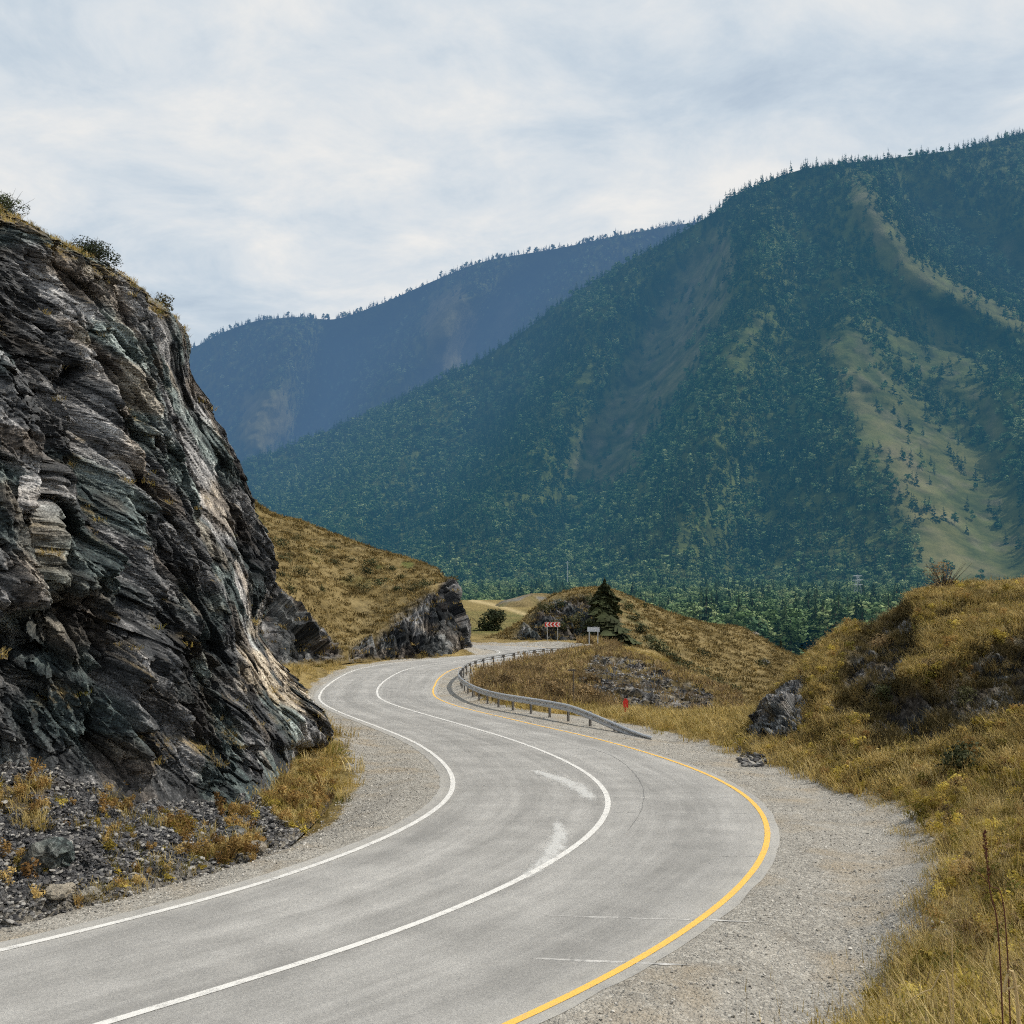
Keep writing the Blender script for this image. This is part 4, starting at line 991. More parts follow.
setattrs(mt2, a_rock=ext(.3 * clr2), a_grav=ext(0 * clr2), a_pale=ext(.12 * clr2), a_green=ext((1 - clr2 * .8) * .95))

def knoll(name, pts, depth, seed, rk):
    top = [(a, b, c) for a, b, c in pts]; P = loft([[(a, 640 if rk < 2 else 612, c - depth) for a, b, c in pts], [(a, b + 5, c - depth * .45) for a, b, c in pts], top, [(a, b + 12, c + depth) for a, b, c in pts], [(a, b + 40, c + depth * 1.8) for a, b, c in pts]], 60, 120)
    P[..., 2] += 1.0 * fbm(P * .06, 3, seed) + .35 * fbm(P * .3, 3, seed + 1); a_, b_ = proj(P)
    o = mesh_obj(name, P, gridfaces(60, 120), M_hill, smooth=True); tag(o, kind='structure'); v = np.linspace(0, 1, 60)[:, None] * np.ones(120)
    setattrs(o, a_rock=.8 * sstep(.08, .2, v) * (1 - sstep(.3, .42, v)) * sstep(0, .2, fbm(P * .15, 3, seed + 2)), a_grav=0 * v, a_pale=.55 * sstep(.35, .5, v) * sstep(-.3, .2, fbm(P * .05, 3, seed + 3)), a_green=.5 * sstep(.1, .3, fbm(P * .12, 3, seed + 4))); setcol(o, 'rockcol', np.full(P.shape, .17))
#knoll('terrace_knoll', [(425,640,190),(440,600,190),(455,588,192),(466,586,194),(476,590,196),(483,600,198),(492,640,200)], 22, 300, 1)
knoll('terrace_knoll', [(470,640,270),(495,606,270),(515,599,270),(535,594,272),(552,595,275),(568,601,280),(590,620,285),(610,640,285)], 30, 310, 1)
# ------------------------------------------------------------------ forests
lo_con = [tree_mesh('conifer', 10 + k, hi=False) for k in range(4)]
lo_dec = [tree_mesh('broadleaf', 20 + k, hi=False) for k in range(4)]
def forest(name, P, n, w, seed, decmask, h=(12, 20), r=None):
    q = surf_sample(P, n, w, seed); r_ = np.random.default_rng(seed + 1)
    dm = decmask(q); isdec = r_.random(n) < dm
    idx = np.where(isdec, 4 + r_.integers(0, 4, n), r_.integers(0, 4, n))
    hh = r_.uniform(*h, n) * np.where(isdec, .8, 1.) * np.where(r_.random(n) < .12, 1.25, 1)
    wd = hh * r_.uniform(.85, 1.25, n) * np.where(isdec, 1., 1.25)
    rot = np.zeros((n, 3)); rot[:, 2] = r_.uniform(0, 6.28, n); rot[:, :2] = r_.normal(0, .03, (n, 2))
    return q - [0, 0, .4], rot, np.stack([wd, wd, hh], -1), idx
def decm(q):
    px, py = proj(q)
    b = .10 + .75 * sstep(.02, .3, fbm(np.stack([px / 70, py / 45, 0 * px], -1), 3, 140))
    b += .5 * pmask(px, py, [(690,330),(860,380),(830,430),(720,420),(640,520),(560,560),(580,500),(660,430)], 14) + .6 * pmask(px, py, [(250,470),(340,430),(460,380),(500,400),(400,500),(330,560),(260,540)], 18)
    b += .7 * sstep(548, 585, py + 14 * fbm(np.stack([px / 25, py * 0, px * 0], -1), 3, 143))
    return np.clip(b, 0, .85)
wt = np.clip(1 - clr, 0, 1) ** 1.5 * (.6 + .8 * sstep(-.2, .2, fbm(Pm / 70, 3, 141))) + .20 * sstep(.0, .2, fbm(Pm / 38, 3, 142))
Q = forest('f', Pm, 42000, wt, 150, decm)
# extra trees standing along the skyline
def skyline(P, n, seed, h):
    r_ = np.random.default_rng(seed); j = r_.uniform(0, P.shape[1] - 1.01, n); j = j[fbm(np.stack([j / 7, 0 * j, 0 * j], -1), 3, seed) > -.05]; i = j.astype(int); f = (j - i)[:, None]
    q = P[-1, i] * (1 - f) + P[-1, i + 1] * f; q[:, 1] += r_.uniform(-8, 8, len(j)); n = len(j)
    hh = r_.uniform(*h, n) * (.7 + .5 * r_.random(n)); rot = np.zeros((n, 3)); rot[:, 2] = r_.uniform(0, 6.28, n)
    return q - [0, 0, .8], rot, np.stack([hh * r_.uniform(.9, 1.5, n), hh, hh], -1), r_.integers(0, 4, n)
K = skyline(Pm, 650, 151, (9, 21))
cat = [np.concatenate([a, b]) for a, b in zip(Q, K)]
fo = scatter('mountain_forest', *cat, lo_con + lo_dec)
lo2 = [tree_mesh('conifer', 30 + k, hi=False) for k in range(3)] + [tree_mesh('broadleaf', 40 + k, hi=False) for k in range(1)]
wt2 = np.clip(1 - clr2, 0, 1) ** 2 * sstep(.15, .3, np.linspace(0, 1, 150))[:, None] + .01
q = surf_sample(Pm2, 22000, wt2, 160); r_ = np.random.default_rng(161); n = len(q); hh = r_.uniform(13, 24, n); rot = np.zeros((n, 3)); rot[:, 2] = r_.uniform(0, 6.28, n)
K2 = skyline(Pm2, 520, 162, (10, 22))
cat = [np.concatenate([a, b]) for a, b in zip((q, rot, np.stack([hh * 1.4, hh * 1.4, hh], -1), np.where(r_.random(n) < .15, 3, r_.integers(0, 3, n))), K2)]
cat[3] = np.minimum(cat[3], 3)
scatter('far_mountain_forest', *cat, lo2)

# valley woods: the nearest, largest trees one by one, the rest as one wood
r_ = np.random.default_rng(170)
cand = []
while len(cand) < 2600:
    Y = r_.uniform(330, 1020); pxx = r_.uniform(400, 1090)
    x = (pxx - 512) / 1000 * Y
    n_ = float(fbm(np.array([x / 60, Y / 90, 0.]), 3, 171))
    if n_ < -.25 and Y > 450: continue
    if Y < 430 and (pxx < 640): continue
    cand.append((x, Y, n_))
cand = np.array(cand); gz = ground_z(cand[:, 0], cand[:, 1])
vis = gz < -24; cand, gz = cand[vis], gz[vis]
order = np.argsort(cand[:, 1]); cand, gz = cand[order], gz[order]
NIND = 230
def tree_parts(kind, seed):
    V, F = conifer(1., .17, 15, 9, 2, seed) if kind == 'conifer' else broadleaf(1., .33, 13, 60, .035, seed)
    a = mesh_obj('crown', np.array(V), F, M_conf if kind == 'conifer' else M_dec, link=False)
    mb = MB(); mb.tube([(0, 0, -.03), (0, 0, .5), (0, 0, .9)], [.02, .012, .002], 5); b = mb.build('trunk', M_bark, link=False)
    return a.data, b.data
hi_con = [tree_parts('conifer', 50 + k) for k in range(4)]; hi_dec = [tree_parts('broadleaf', 60 + k) for k in range(4)]
for i in range(min(NIND, len(cand))):
    x, Y, n_ = cand[i]; con = r_.random() < .4
    src = (hi_con if con else hi_dec)[int(r_.integers(0, 4))]
    o = bpy.data.objects.new('conifer_tree' if con else 'broadleaf_tree', None); COL.objects.link(o); o.empty_display_size = .1
    for nm, me_ in zip(('crown', 'trunk'), src):
        ch = bpy.data.objects.new(nm, me_); COL.objects.link(ch); ch.parent = o
    hh = r_.uniform(13, 22) if con else r_.uniform(10, 17)
    w_ = hh * r_.uniform(1.0, 1.4) * (1.15 if con else 1.05)
    o.location = (x, Y, gz[i] - .3); o.scale = (w_, w_, hh); o.rotation_euler = (0, 0, r_.uniform(0, 6.28))
    tag(o, 'dark pointed conifer on the near side of the valley wood' if con else 'pale green round-crowned tree on the near side of the valley wood', 'tree', 'conifers on the valley floor' if con else 'broadleaf trees on the valley floor')
c2, g2 = cand[NIND:], gz[NIND:]; n = len(c2); isd = r_.random(n) < .8 + .3 * (c2[:, 2] > .1)
hh = np.where(isd, r_.uniform(10, 15, n), r_.uniform(13, 21, n)); wd = hh * r_.uniform(1.0, 1.4, n)
rot = np.zeros((n, 3)); rot[:, 2] = r_.uniform(0, 6.28, n)
scatter('valley_wood', np.c_[c2[:, :2], g2 - .3], rot, np.stack([wd, wd, hh], -1), np.where(isd, 4 + r_.integers(0, 4, n), r_.integers(0, 4, n)), [tree_mesh('conifer', 70 + k) for k in range(4)] + [tree_mesh('broadleaf', 80 + k) for k in range(4)])
# ================================================================== GUARDRAIL
gpx = [(655,738.5),(641,735.5),(622,731.5),(590,726),(558.7,720),(533,715),(509,711),(490,706.5),(475.7,701.5),(466,696),(461,690.5),(460,685.5),(463,680.5),(470,675.5),(482,671.5),(504,667.5),(521.6,664.8),(541,661.8),(556.7,659),(570.4,655.7),(577,653.5)]
gp = np.array([hit(*q) for q in gpx]); gp = resample(smooth(resample(catmull(gp, 800), .1), 12), .1)
gs = np.arange(len(gp)) * .1
gt = np.gradient(gp, axis=0); gt /= np.hypot(*gt.T)[:, None]; gn = np.stack([gt[:, 1], -gt[:, 0]], -1)
# road side of the barrier
ci = np.array([np.argmin(np.hypot(*(cen - q).T)) for q in gp]); gn *= np.sign(((cen[ci] - gp) * gn).sum(1).mean())
gz_ = ground_z(gp[:, 0], gp[:, 1]); gz_ = smooth(gz_[:, None], 15)[:, 0]
rise = sstep(0, 7.5, gs) * .62 - .02
gr_ = empty('guardrail', (gp[0, 0], gp[0, 1], gz_[0]))
gr_loc = np.array(gr_.location)
tag(gr_, 'long galvanised crash barrier curving round the inside of the far bend', 'guardrail')
prof = [(-.01, -.155), (.0, -.15), (.055, -.115), (.06, -.075), (.012, -.035), (.012, .035), (.06, .075), (.055, .115), (.0, .15), (-.01, .155)]
P = np.stack([np.c_[gp + gn * (.10 + o), gz_ + rise + z] for o, z in prof], 1)[::2]
o = mesh_obj('rail_beam', P - gr_loc, gridfaces(P.shape[0], P.shape[1]), M_galv, gr_, True)
md = o.modifiers.new('t', 'SOLIDIFY'); md.thickness = .006
s_ = 3.2
while s_ < gs[-1]:
    i = int(s_ / .1); a = math.atan2(gn[i, 1], gn[i, 0]); M = np.array(Matrix.Rotation(a, 3, 'Z'))
    base = np.array([gp[i, 0], gp[i, 1], gz_[i]]) - gr_loc; h = rise[i] + .14
    mb = MB()
    mb.box(base + [0, 0, h / 2 - .2], (.012, .11, h + .4), M); 
    for sg in (-1, 1): mb.box(base + M @ np.array([-.035, sg * .052, 0]) + [0, 0, h / 2 - .2], (.07, .008, h + .4), M)
    mb.box(base + M @ np.array([.055, 0, 0]) + [0, 0, rise[i]], (.10, .09, .2), M)
    mb.box(base + M @ np.array([.118, 0, 0]) + [0, 0, rise[i]], (.014, .035, .035), M)
    mb.build('post', M_post, gr_)
    s_ += 2.0

# ================================================================== SIGNS AND POSTS
def ground_at(px, Y):
    x = at(px, 600, Y)[0]; return np.array([x, Y, float(ground_z(np.array([x]), np.array([Y]))[0])])
def surf_at(P, px, py):
    a, b = proj(P); k = int(np.argmin((a - px) ** 2 + (b - py) ** 2)); return P.reshape(-1, 3)[k]
Y = 120.; bs = at(552.5, 644, Y)
sg = empty('chevron_sign', bs, .05); tag(sg, 'long red sign with white arrow chevrons at the outside of the far bend', 'road sign')
for x_ in (-.62, .62):
    mb = MB(); mb.tube([(x_, .05, -.5), (x_, .05, 2.62)], .045, 8); mb.build('post', M_grey, sg)
mb = MB(); mb.box((0, 0, 2.32), (1.86, .03, .58)); pn = mb.build('panel', M_white, sg)
mb = MB(); mb.box((0, -.018, 2.32), (1.80, .012, .52)); mb.build('red_field', M_red, pn)
for k in range(4):
    x0 = -.80 + k * .44; mb = MB(); V = []
    for (a, b) in ((.0, 0), (.22, .24), (.40, .24), (.18, 0), (.40, -.24), (.22, -.24)): V.append((x0 + a, -.027, 2.32 + b))
    mb.add(V, [(0, 1, 2, 3)[::-1], (0, 3, 4, 5)[::-1]]); mb.build('chevron_mark', M_white, pn)
Y = 103.; bs = at(593.5, 649.5, Y)
sg = empty('sign_board', bs, -.12); tag(sg, 'small pale rectangular sign board on two posts beside the spruce', 'road sign')
for x_ in (-.44, .44):
    mb = MB(); mb.tube([(x_, .04, -.6), (x_, .04, 2.3)], .05, 8); mb.build('post', M_grey, sg)
M_pale = mat_simple('weathered_sign_face', (.55, .58, .62), .5, .4, var=.12, scale=5)
mb = MB(); mb.box((0, 0, 2.05), (1.28, .03, .5)); pn = mb.build('panel', M_pale, sg)
mb = MB()
for z_ in (-.225, .225): mb.box((0, -.019, 2.05 + z_), (1.24, .01, .03))
for x_ in (-.62, .62): mb.box((x_, -.019, 2.05), (.03, .01, .42))
mb.build('rim', M_grey, pn)
bs = ground_at(625.5, 47.); bs[2] += 0
sg = empty('marker_post', at(625.5, 719, 46.) , .3); tag(sg, 'short red marker post standing in the grass behind the crash barrier', 'marker post')
mb = MB(); mb.box((0, 0, .22), (.09, .05, .8)); mb.build('post', M_red, sg)
mb = MB(); mb.box((0, -.03, .68), (.24, .02, .34)); mb.box((0, -.032, .88), (.14, .018, .10)); mb.build('plate', M_red, sg)
sg = empty('wooden_pole', at(573.5, 709, 52.), 0); tag(sg, 'thin weathered grey pole with a crosspiece behind the crash barrier', 'pole')
mb = MB(); mb.tube([(0, 0, -.4), (.01, 0, 1.), (0, 0, 2.05)], [.05, .045, .04], 7); mb.build('post', M_wood, sg)
mb = MB(); mb.box((-.08, -.05, 2.0), (.42, .05, .10)); mb.build('crosspiece', M_wood, sg)
# lattice pylon and utility pole down in the valley
def vz(px, Y): x = at(px, 600, Y)[0]; return float(ground_z(np.array([x]), np.array([Y]))[0])
Y = 640.; b = at(858, 600, Y); b[2] = vz(858, Y); top = at(858, 575, Y)[2] - b[2]
M_pyl = mat_simple('pylon_steel', (.5, .52, .53), .5, haze=True)
pl = empty('power_pylon', b, .4); tag(pl, 'pale steel lattice pylon rising above the valley trees', 'pylon')
mb = MB(); w0, w1 = 2.6, .5
for sx in (-1, 1):
    for sy in (-1, 1): mb.tube([(sx * w0, sy * w0, 0), (sx * w1, sy * w1, top)], .13, 4)
for k in range(8):
    z0, z1 = top * k / 8, top * (k + 1) / 8; a0 = w0 + (w1 - w0) * k / 8; a1 = w0 + (w1 - w0) * (k + 1) / 8
    for sx, sy, ex, ey in ((-1, -1, 1, -1), (1, -1, 1, 1), (1, 1, -1, 1), (-1, 1, -1, -1)):
        mb.tube([(sx * a0, sy * a0, z0), (ex * a1, ey * a1, z1)], .08, 3)
mb.build('tower', M_pyl, pl)
for z_ in (.72, .85, .97):
    mb = MB(); L_ = 4.2 - 2 * abs(z_ - .85); mb.tube([(-L_, 0, top * z_), (0, 0, top * z_ + .5), (L_, 0, top * z_)], .11, 4); mb.tube([(-L_, 0, top * z_), (L_, 0, top * z_)], .09, 4); mb.build('cross_arm', M_pyl, pl)
b = at(567.5, 574, 900.); b[2] = float(ground_z(np.array([b[0]]), np.array([900.]))[0]) 
up = empty('utility_pole', b); top = at(567.5, 561, 900.)[2] - b[2]; tag(up, 'thin pale utility pole at the foot of the forested mountain', 'utility pole')
mb = MB(); mb.tube([(0, 0, 0), (0, 0, top)], .28, 5); mb.build('post', M_pyl, up)
mb = MB(); mb.box((0, 0, top * .96), (4.5, .3, .3)); mb.build('cross_arm', M_pyl, up)

# ================================================================== TREES AND SHRUBS
def big_conifer(name, loc, h, r, label, tiers=24, per=15, seed=5, group=None, mat=None):
    t = empty(name, loc, seed * 1.3); tag(t, label, 'tree', group)
    V, F = conifer(h, r, tiers, per, 5, seed, .55); mesh_obj('crown', np.array(V), F, mat or M_bush, t)
    mb = MB(); mb.tube([(0, 0, -.6), (0, 0, h * .5), (0, 0, h * .95)], [h * .018, h * .011, .01], 7); mb.build('trunk', M_bark, t)
    return t
b = at(605, 645, 124.)
big_conifer('spruce_tree', b, 8.4, 3.3, 'dark spruce with spreading lower branches standing behind the pale sign board', 22, 30, 7)
b = at(781, 660, 175.)
big_conifer('spruce_tree', b, 3.6, 1.2, 'small lone spruce at the right end of the middle hill', 16, 12, 9)
def bush(name, loc, h, r, label, mat=M_bush, clumps=10, per=110, size=.05, seed=1, group=None, twigs=14, cat='bush'):
    t = empty(name, loc, seed * .7); tag(t, label, cat, group)
    V, F = broadleaf(h, r, clumps, per, size * h, seed, low=-.05); mesh_obj('foliage', np.array(V), F, mat, t)
    mb = MB(); R = random.Random(seed)
    for k in range(twigs):
        a = R.uniform(0, 6.28); l = r * R.uniform(.5, 1.1); hh = h * R.uniform(.5, 1.12)
        mb.tube([(0, 0, -.1 * h), (l * .4 * math.cos(a), l * .4 * math.sin(a), hh * .5), (l * math.cos(a), l * math.sin(a), hh)], [.012 * h, .008 * h, .003 * h], 4)
    mb.build('twigs', M_bark, t)
    return t
bush('round_bush', at(490, 640, 150.), 4.4, 2.6, 'dark green rounded bush beyond the far bend', M_dec if 0 else M_bush, 14, 200, .04, 3)
bush('round_bush', at(465, 641, 150.), 3.4, 1.8, 'lower green bush half hidden by the rocky end of the left hill', M_bush, 10, 160, .045, 4)
bush('dry_shrub', at(512, 641, 150.), 2.3, 1.6, 'brownish shrub right of the dark rounded bush', M_twig, 9, 120, .045, 6)
b = surf_at(cliffP, 92, 262); bush('clifftop_shrub', b - [0, 0, .2], .85, .95, 'dark spiky shrub growing on the cliff edge', M_bush, 14, 260, .035, 11, twigs=40)
b = surf_at(cliffP, 4, 212); bush('clifftop_shrub', b - [0, 0, .3], .8, .8, 'dark shrub at the highest visible point of the cliff', M_bush, 12, 220, .035, 12, twigs=50)
b = surf_at(cliffP, 166, 306); bush('clifftop_shrub', b - [0, 0, .1], .55, .45, 'tiny shrub low on the cliff edge above the overhang', M_bush, 6, 70, .06, 13, twigs=20)
b = surf_at(cliffP, 118, 283); bush('clifftop_shrub', b - [0, 0, .1], .5, .6, 'brown low shrub just below the spiky clifftop shrub', M_twig, 6, 70, .06, 14, twigs=20)
b = surf_at(rhP, 945, 592); bush('bare_bush', b - [0, 0, .15], 1.25, 1.0, 'straw coloured leafless bush on the crest of the right hill', M_twig, 8, 60, .03, 15, twigs=60)
R = random.Random(21)
k = 0
for q in [(295,540),(318,553),(285,560),(333,565),(352,560),(372,566),(300,575),(345,580),(365,572),(390,570),(403,578),(418,574),(428,585),(398,590),(275,545),(310,536),(330,548),(280,575),(440,590),(380,584),(415,590),(360,590),(322,590),(290,590)]:
    b = surf_at(lhP, q[0], q[1]); s = R.uniform(.7, 1.2)
    bush('hillside_shrub', b - [0, 0, .2], .75 * s, 1.3 * s, 'low dark shrub on the open slope of the left hill', M_bush, 7, 50, .1, 30 + k, 'low shrubs dotted over the left hill', twigs=6); k += 1
for q in [(640,632),(648,640),(655,650),(664,655),(672,660),(680,668),(690,674),(700,680),(712,686),(722,690),(733,694),(628,610),(634,620),(645,608),(765,667),(703,655),(590,604),(562,606),(548,612),(575,622),(556,630),(588,628),(610,630)]:
    b = surf_at(mhP, q[0], q[1]); s = R.uniform(.8, 1.3)
    bush('gully_shrub', b - [0, 0, .3], 1.2 * s, 1.35 * s, 'small dark shrub on the middle hill and its gully', M_bush, 8, 60, .07, 60 + k, 'shrubs growing over the middle hill', twigs=8); k += 1
for q in [(500,692,58),(520,690,60),(538,694,58),(552,700,54),(560,690,60),(545,678,70),(585,708,53),(530,675,72),(512,678,70),(595,705,54),(575,685,64),(588,690,62)]:
    x = at(q[0], 690, q[2])[0]; b = np.array([x, q[2], float(ground_z(np.array([x]), np.array([float(q[2])]))[0])])
    s = R.uniform(.8, 1.25)
    bush('dry_shrub', b - [0, 0, .1], 1.05 * s, .8 * s, 'russet dry shrub in the tall grass inside the bend', M_twig, 8, 90, .05, 90 + k, 'dry shrubs behind the crash barrier', twigs=30); k += 1
for q in [(885,700),(935,668),(965,700),(1005,745),(960,775),(880,650)]:
    b = surf_at(rhP, q[0], q[1]); s = R.uniform(.8, 1.2)
    bush('dry_shrub', b - [0, 0, .1], .55 * s, .6 * s, 'scrubby brown shrub on the shaded face of the right hill', M_bush if k % 2 else M_twig, 8, 90, .06, 120 + k, 'scrubby shrubs on the right hill', twigs=24); k += 1

# ================================================================== GRASS
def weed(h, r, n, size, mat, seed):
    V, F = broadleaf(h, r, 5, n, size, seed, low=-.1); V = [tuple(p) for p in V]; R_ = random.Random(seed)
    for k in range(9):
        a = R_.uniform(0, 6.28); b = len(V); x, y, hh = r * .8 * math.cos(a), r * .8 * math.sin(a), h * R_.uniform(.6, 1.15)
        V += [(-.004, 0, 0), (.004, 0, 0), (x + .002, y, hh), (x - .002, y, hh)]; F.append((b, b + 1, b + 2, b + 3))
    return mesh_obj('weed', np.array(V), F, mat, link=False)
M_weed = mat_leaf('yellow_weed_leaves', (.20, .15, .03), (.42, .32, .06), (.62, .50, .12), .3)
M_weed2 = mat_leaf('rusty_weed_leaves', (.18, .10, .035), (.36, .23, .08), (.52, .38, .15), .35)
def fr(P, x0=-120, x1=1330): a, b = proj(P); return ((a > x0) & (a < x1) & (b < 1150) & (P[..., 1] > 2.0)).astype(float)
def tufts(name, srcs, P, n, w, seed, smin, smax, clump=None):
    q = surf_sample(P, n, w, seed); r_ = np.random.default_rng(seed + 1)
    if clump is not None:
        nz = fbm(q * clump, 3, seed); q = q[nz > r_.uniform(-.35, .25, n)]; n = len(q)
    s = r_.uniform(smin, smax, n) * (1 + .5 * np.clip(fbm(q * .6, 2, seed + 2), -.8, 1)); rot = np.zeros((n, 3)); rot[:, 2] = r_.uniform(0, 6.28, n); rot[:, :2] = r_.normal(0, .12, (n, 2))
    return scatter(name, q - [0, 0, .02], rot, np.repeat(s[:, None], 3, 1), r_.integers(0, len(srcs), n), srcs)
def grass_set(n=4, blades=26, w=.009, h=.42, sp=.16, olive=2):
    return [tuft(blades, h, sp, w, M_grass, .8, k % 2 == 0) for k in range(n)] + [tuft(blades, h * .8, sp, w, M_grass2, .9) for k in range(olive)]
m = (YY > 1.5) & (YY < 34)
i1 = int(np.searchsorted(ys, 34.)); i0 = int(np.searchsorted(ys, 1.5))
sub = GP[i0:i1]; gsub = grav[i0:i1]; rd = RD[i0:i1]
wR = fr(sub) * np.clip(1 - 1.6 * gsub, 0.0, 1) * (rd > 5.2) * (sub[..., 0] > 0) / (1 + (sub[..., 1] / 11.) ** 1.6)
tufts('verge_grass', grass_set(5, 34, .006, .38, .16, 3) + [tuft(30, .30, .16, .006, M_twig, .9) for k in range(2)], sub, 11500, wR * (.08 + sstep(-.2, .2, fbm(sub * 1.3, 4, 242)) ** 1.5), 201, .5, 1.15, None)
tufts('tall_stems', [tuft(5, .75, .12, .004, m_, .45, True) for m_ in (M_grass, M_twig, M_grass)], sub, 1500, wR, 241, .6, 1.15, 1.)
tufts('verge_weeds', [weed(.30, .16, 34, .016, m_, 300 + k) for k, m_ in enumerate((M_weed, M_weed, M_weed2, M_grass2, M_twig))], sub, 6200, wR * (.15 + sstep(-.1, .25, fbm(sub * .8, 4, 244))), 245, .45, 1.25)
# sparse weeds creeping onto the gravel
wS = fr(sub) * ((gsub > .15) & (gsub < .85)) * (rd > 5.0) * (sub[..., 0] > 0)
tufts('gravel_weeds', grass_set(3, 14, .005, .16, .12, 1), sub, 2600, wS, 203, .5, 1.2, 1.1)
wL = fr(sub) * np.clip(1 - gsub, 0, 1) * (rd > 4.6) * (sub[..., 0] < 0)
j0 = int(np.searchsorted(ys, 22.)); j1 = int(np.searchsorted(ys, 110.))
sub2 = GP[j0:j1]; g2_ = grav[j0:j1]; rd2 = RD[j0:j1]
wL = fr(sub2, 230, 1070) * np.clip(1 - g2_, 0, 1) ** 2 * (rd2 > 4.8)
tufts('meadow_grass', grass_set(4, 34, .022, .55, .34, 1), sub2, 16000, wL / (1 + (sub2[..., 1] / 45) ** 2) * np.where(sub2[..., 0] < -1, .12 + .5 * sstep(-.1, .2, fbm(sub2 * .9, 3, 243)), 1), 205, .55, 1.1, None)
wL = fr(sub2, 470, 620) * np.clip(1 - g2_, 0, 1) ** 2 * (rd2 > 5.2) * (sub2[..., 1] > 50)
tufts('tall_dry_grass', [tuft(30, 1.0, .35, .04, M_twig, .5, True) for k in range(3)] + [tuft(30, .9, .35, .04, M_grass, .5)], sub2, 2600, wL, 207, .6, 1.1, .3)
up_ = np.gradient(rhP, axis=0)
wH = fr(rhP) * np.clip(1 - 1.25 * rhR, 0.0, 1) ** 3 * (.10 + sstep(-.2, .2, fbm(rhP * 1.1, 4, 231)) ** 1.5) / (1 + (rhP[..., 1] / 26) ** 2)
M_grass3 = mat_leaf('brown_grass_blades', (.15, .11, .04), (.34, .25, .09), (.54, .41, .17), .3)
tufts('right_hill_grass', [tuft(32, .42, .24, .014, M_grass3, .8, k % 2 == 0) for k in range(5)] + grass_set(1, 32, .014, .40, .24, 2), rhP, 25000, wH, 209, .5, 1.1, None)
tufts('right_hill_weeds', [weed(.42, .26, 34, .028, m_, 320 + k) for k, m_ in enumerate((M_weed, M_weed2, M_weed, M_grass2, M_grass))], rhP, 3200, fr(rhP) * np.clip(1 - 1.1 * rhR, .0, 1) * (.2 + sstep(-.1, .25, fbm(rhP * .7, 4, 261))) / (1 + (rhP[..., 1] / 26) ** 2), 262, .4, 1.0)
M_dkgrass = mat_leaf('dark_weed_blades', (.05, .042, .018), (.10, .078, .03), (.18, .135, .055), .2)
tufts('dark_weeds', [tuft(36, .38, .3, .016, M_dkgrass, .9) for k in range(4)], rhP, 5200, fr(rhP) * (.02 + sstep(.0, .22, fbm(rhP * .55, 4, 251)) + .8 * np.clip(rhR * (1 - rhR) * 4, 0, 1) + .05 * rhR) / (1 + (rhP[..., 1] / 26) ** 2), 252, .5, 1.15)
tufts('scree_weeds', grass_set(2, 26, .010, .26, .15, 1) + [weed(.24, .15, 30, .018, m_, 340 + k) for k, m_ in enumerate((M_weed, M_weed2, M_weed2))], screeP, 2900, (screeG ** 2 * (.15 + sstep(-.1, .25, fbm(screeP * 1.1, 3, 233))) + .10 * sstep(0, .25, fbm(screeP * .5, 3, 232))) * fr(screeP), 211, .5, 1.15, 1.)
cw_ = grs * .6 * fr(cliffP) + .0005
tufts('clifftop_grass', grass_set(3, 26, .012, .18, .15, 1), cliffP, 900, cw_, 213, .5, 1.1)
far_t = [tuft(16, .34, .5, .07, M_tuftfar, .9) for k in range(5)]
tufts('left_hill_grass', far_t, lhP, 15000, (1 - .9 * lhR) * fr(lhP, 150, 520), 215, .5, 1.15, .5)
tufts('middle_hill_grass', [tuft(16, .42, .6, .09, M_tuftfar, .9) for k in range(5)], mhP, 15000, (1 - .6 * mhR) * fr(mhP, 460, 830), 217, .5, 1.15, .4)
tufts('mound_grass', [tuft(20, .5, .4, .05, m_, .7) for m_ in (M_twig, M_grass, M_tuftfar, M_twig)], moP, 2600, (1 - .96 * moR), 219, .5, 1.1)

# ================================================================== STONES
def stones(name, srcs, q, smin, smax, seed, power=3.):
    r_ = np.random.default_rng(seed); n = len(q); s = smin + (smax - smin) * r_.random(n) ** power
    return scatter(name, q + np.c_[0 * s, 0 * s, .15 * s], r_.uniform(-.5, .5, (n, 3)) * [1, 1, 6.2], s[:, None] * r_.uniform(.7, 1.3, (n, 3)), r_.integers(0, len(srcs), n), srcs)
i0 = int(np.searchsorted(ys, 8.)); i1 = int(np.searchsorted(ys, 45.))
sub = GP[i0:i1]; gsub = grav[i0:i1]; rd = RD[i0:i1]
edge_d = np.where(sub[..., 0] > cen[:, 0].min(), rd, rd)
wst = fr(sub) * (gsub > .3) * (rd > 3.6) / (1 + (sub[..., 1] / 12.) ** 2) * (.3 + sstep(-.1, .3, fbm(sub * .8, 3, 220)) + 1.5 * (sub[..., 0] < -1))
q = surf_sample(sub, 26000, wst, 221); dq = roaddist(q[:, 0], q[:, 1]); q = q[dq > 4.0]
stones('gravel_stones', [stone(M_gstone, .6) for k in range(6)], q, .008, .055, 222, 4.)
wsc = fr(screeP) * (1.05 - screeG) / (1 + (screeP[..., 1] / 16) ** 2)
stones('scree_stones', [stone(M_shard, .45) for k in range(6)], surf_sample(screeP, 34000, wsc, 223), .012, .11, 224, 3.8)
stones('mound_stones', [stone(M_shard, .5) for k in range(4)], surf_sample(moP, 6000, moR ** 2 * (.06 + sstep(0, .25, fbm(moP @ strata((.8, 0, -.5)) * np.array([1.2, 1.2, .25]), 3, 244))), 225), .04, .24, 226, 3.)
sub = surf_at(rhP, 760, 735)
qq = at(np.random.default_rng(5).uniform(738, 830, 900), np.random.default_rng(6).uniform(728, 750, 900), 34.)
yy = np.random.default_rng(7).uniform(29, 37, 900); xx = (qq[:, 0] / 34.) * yy
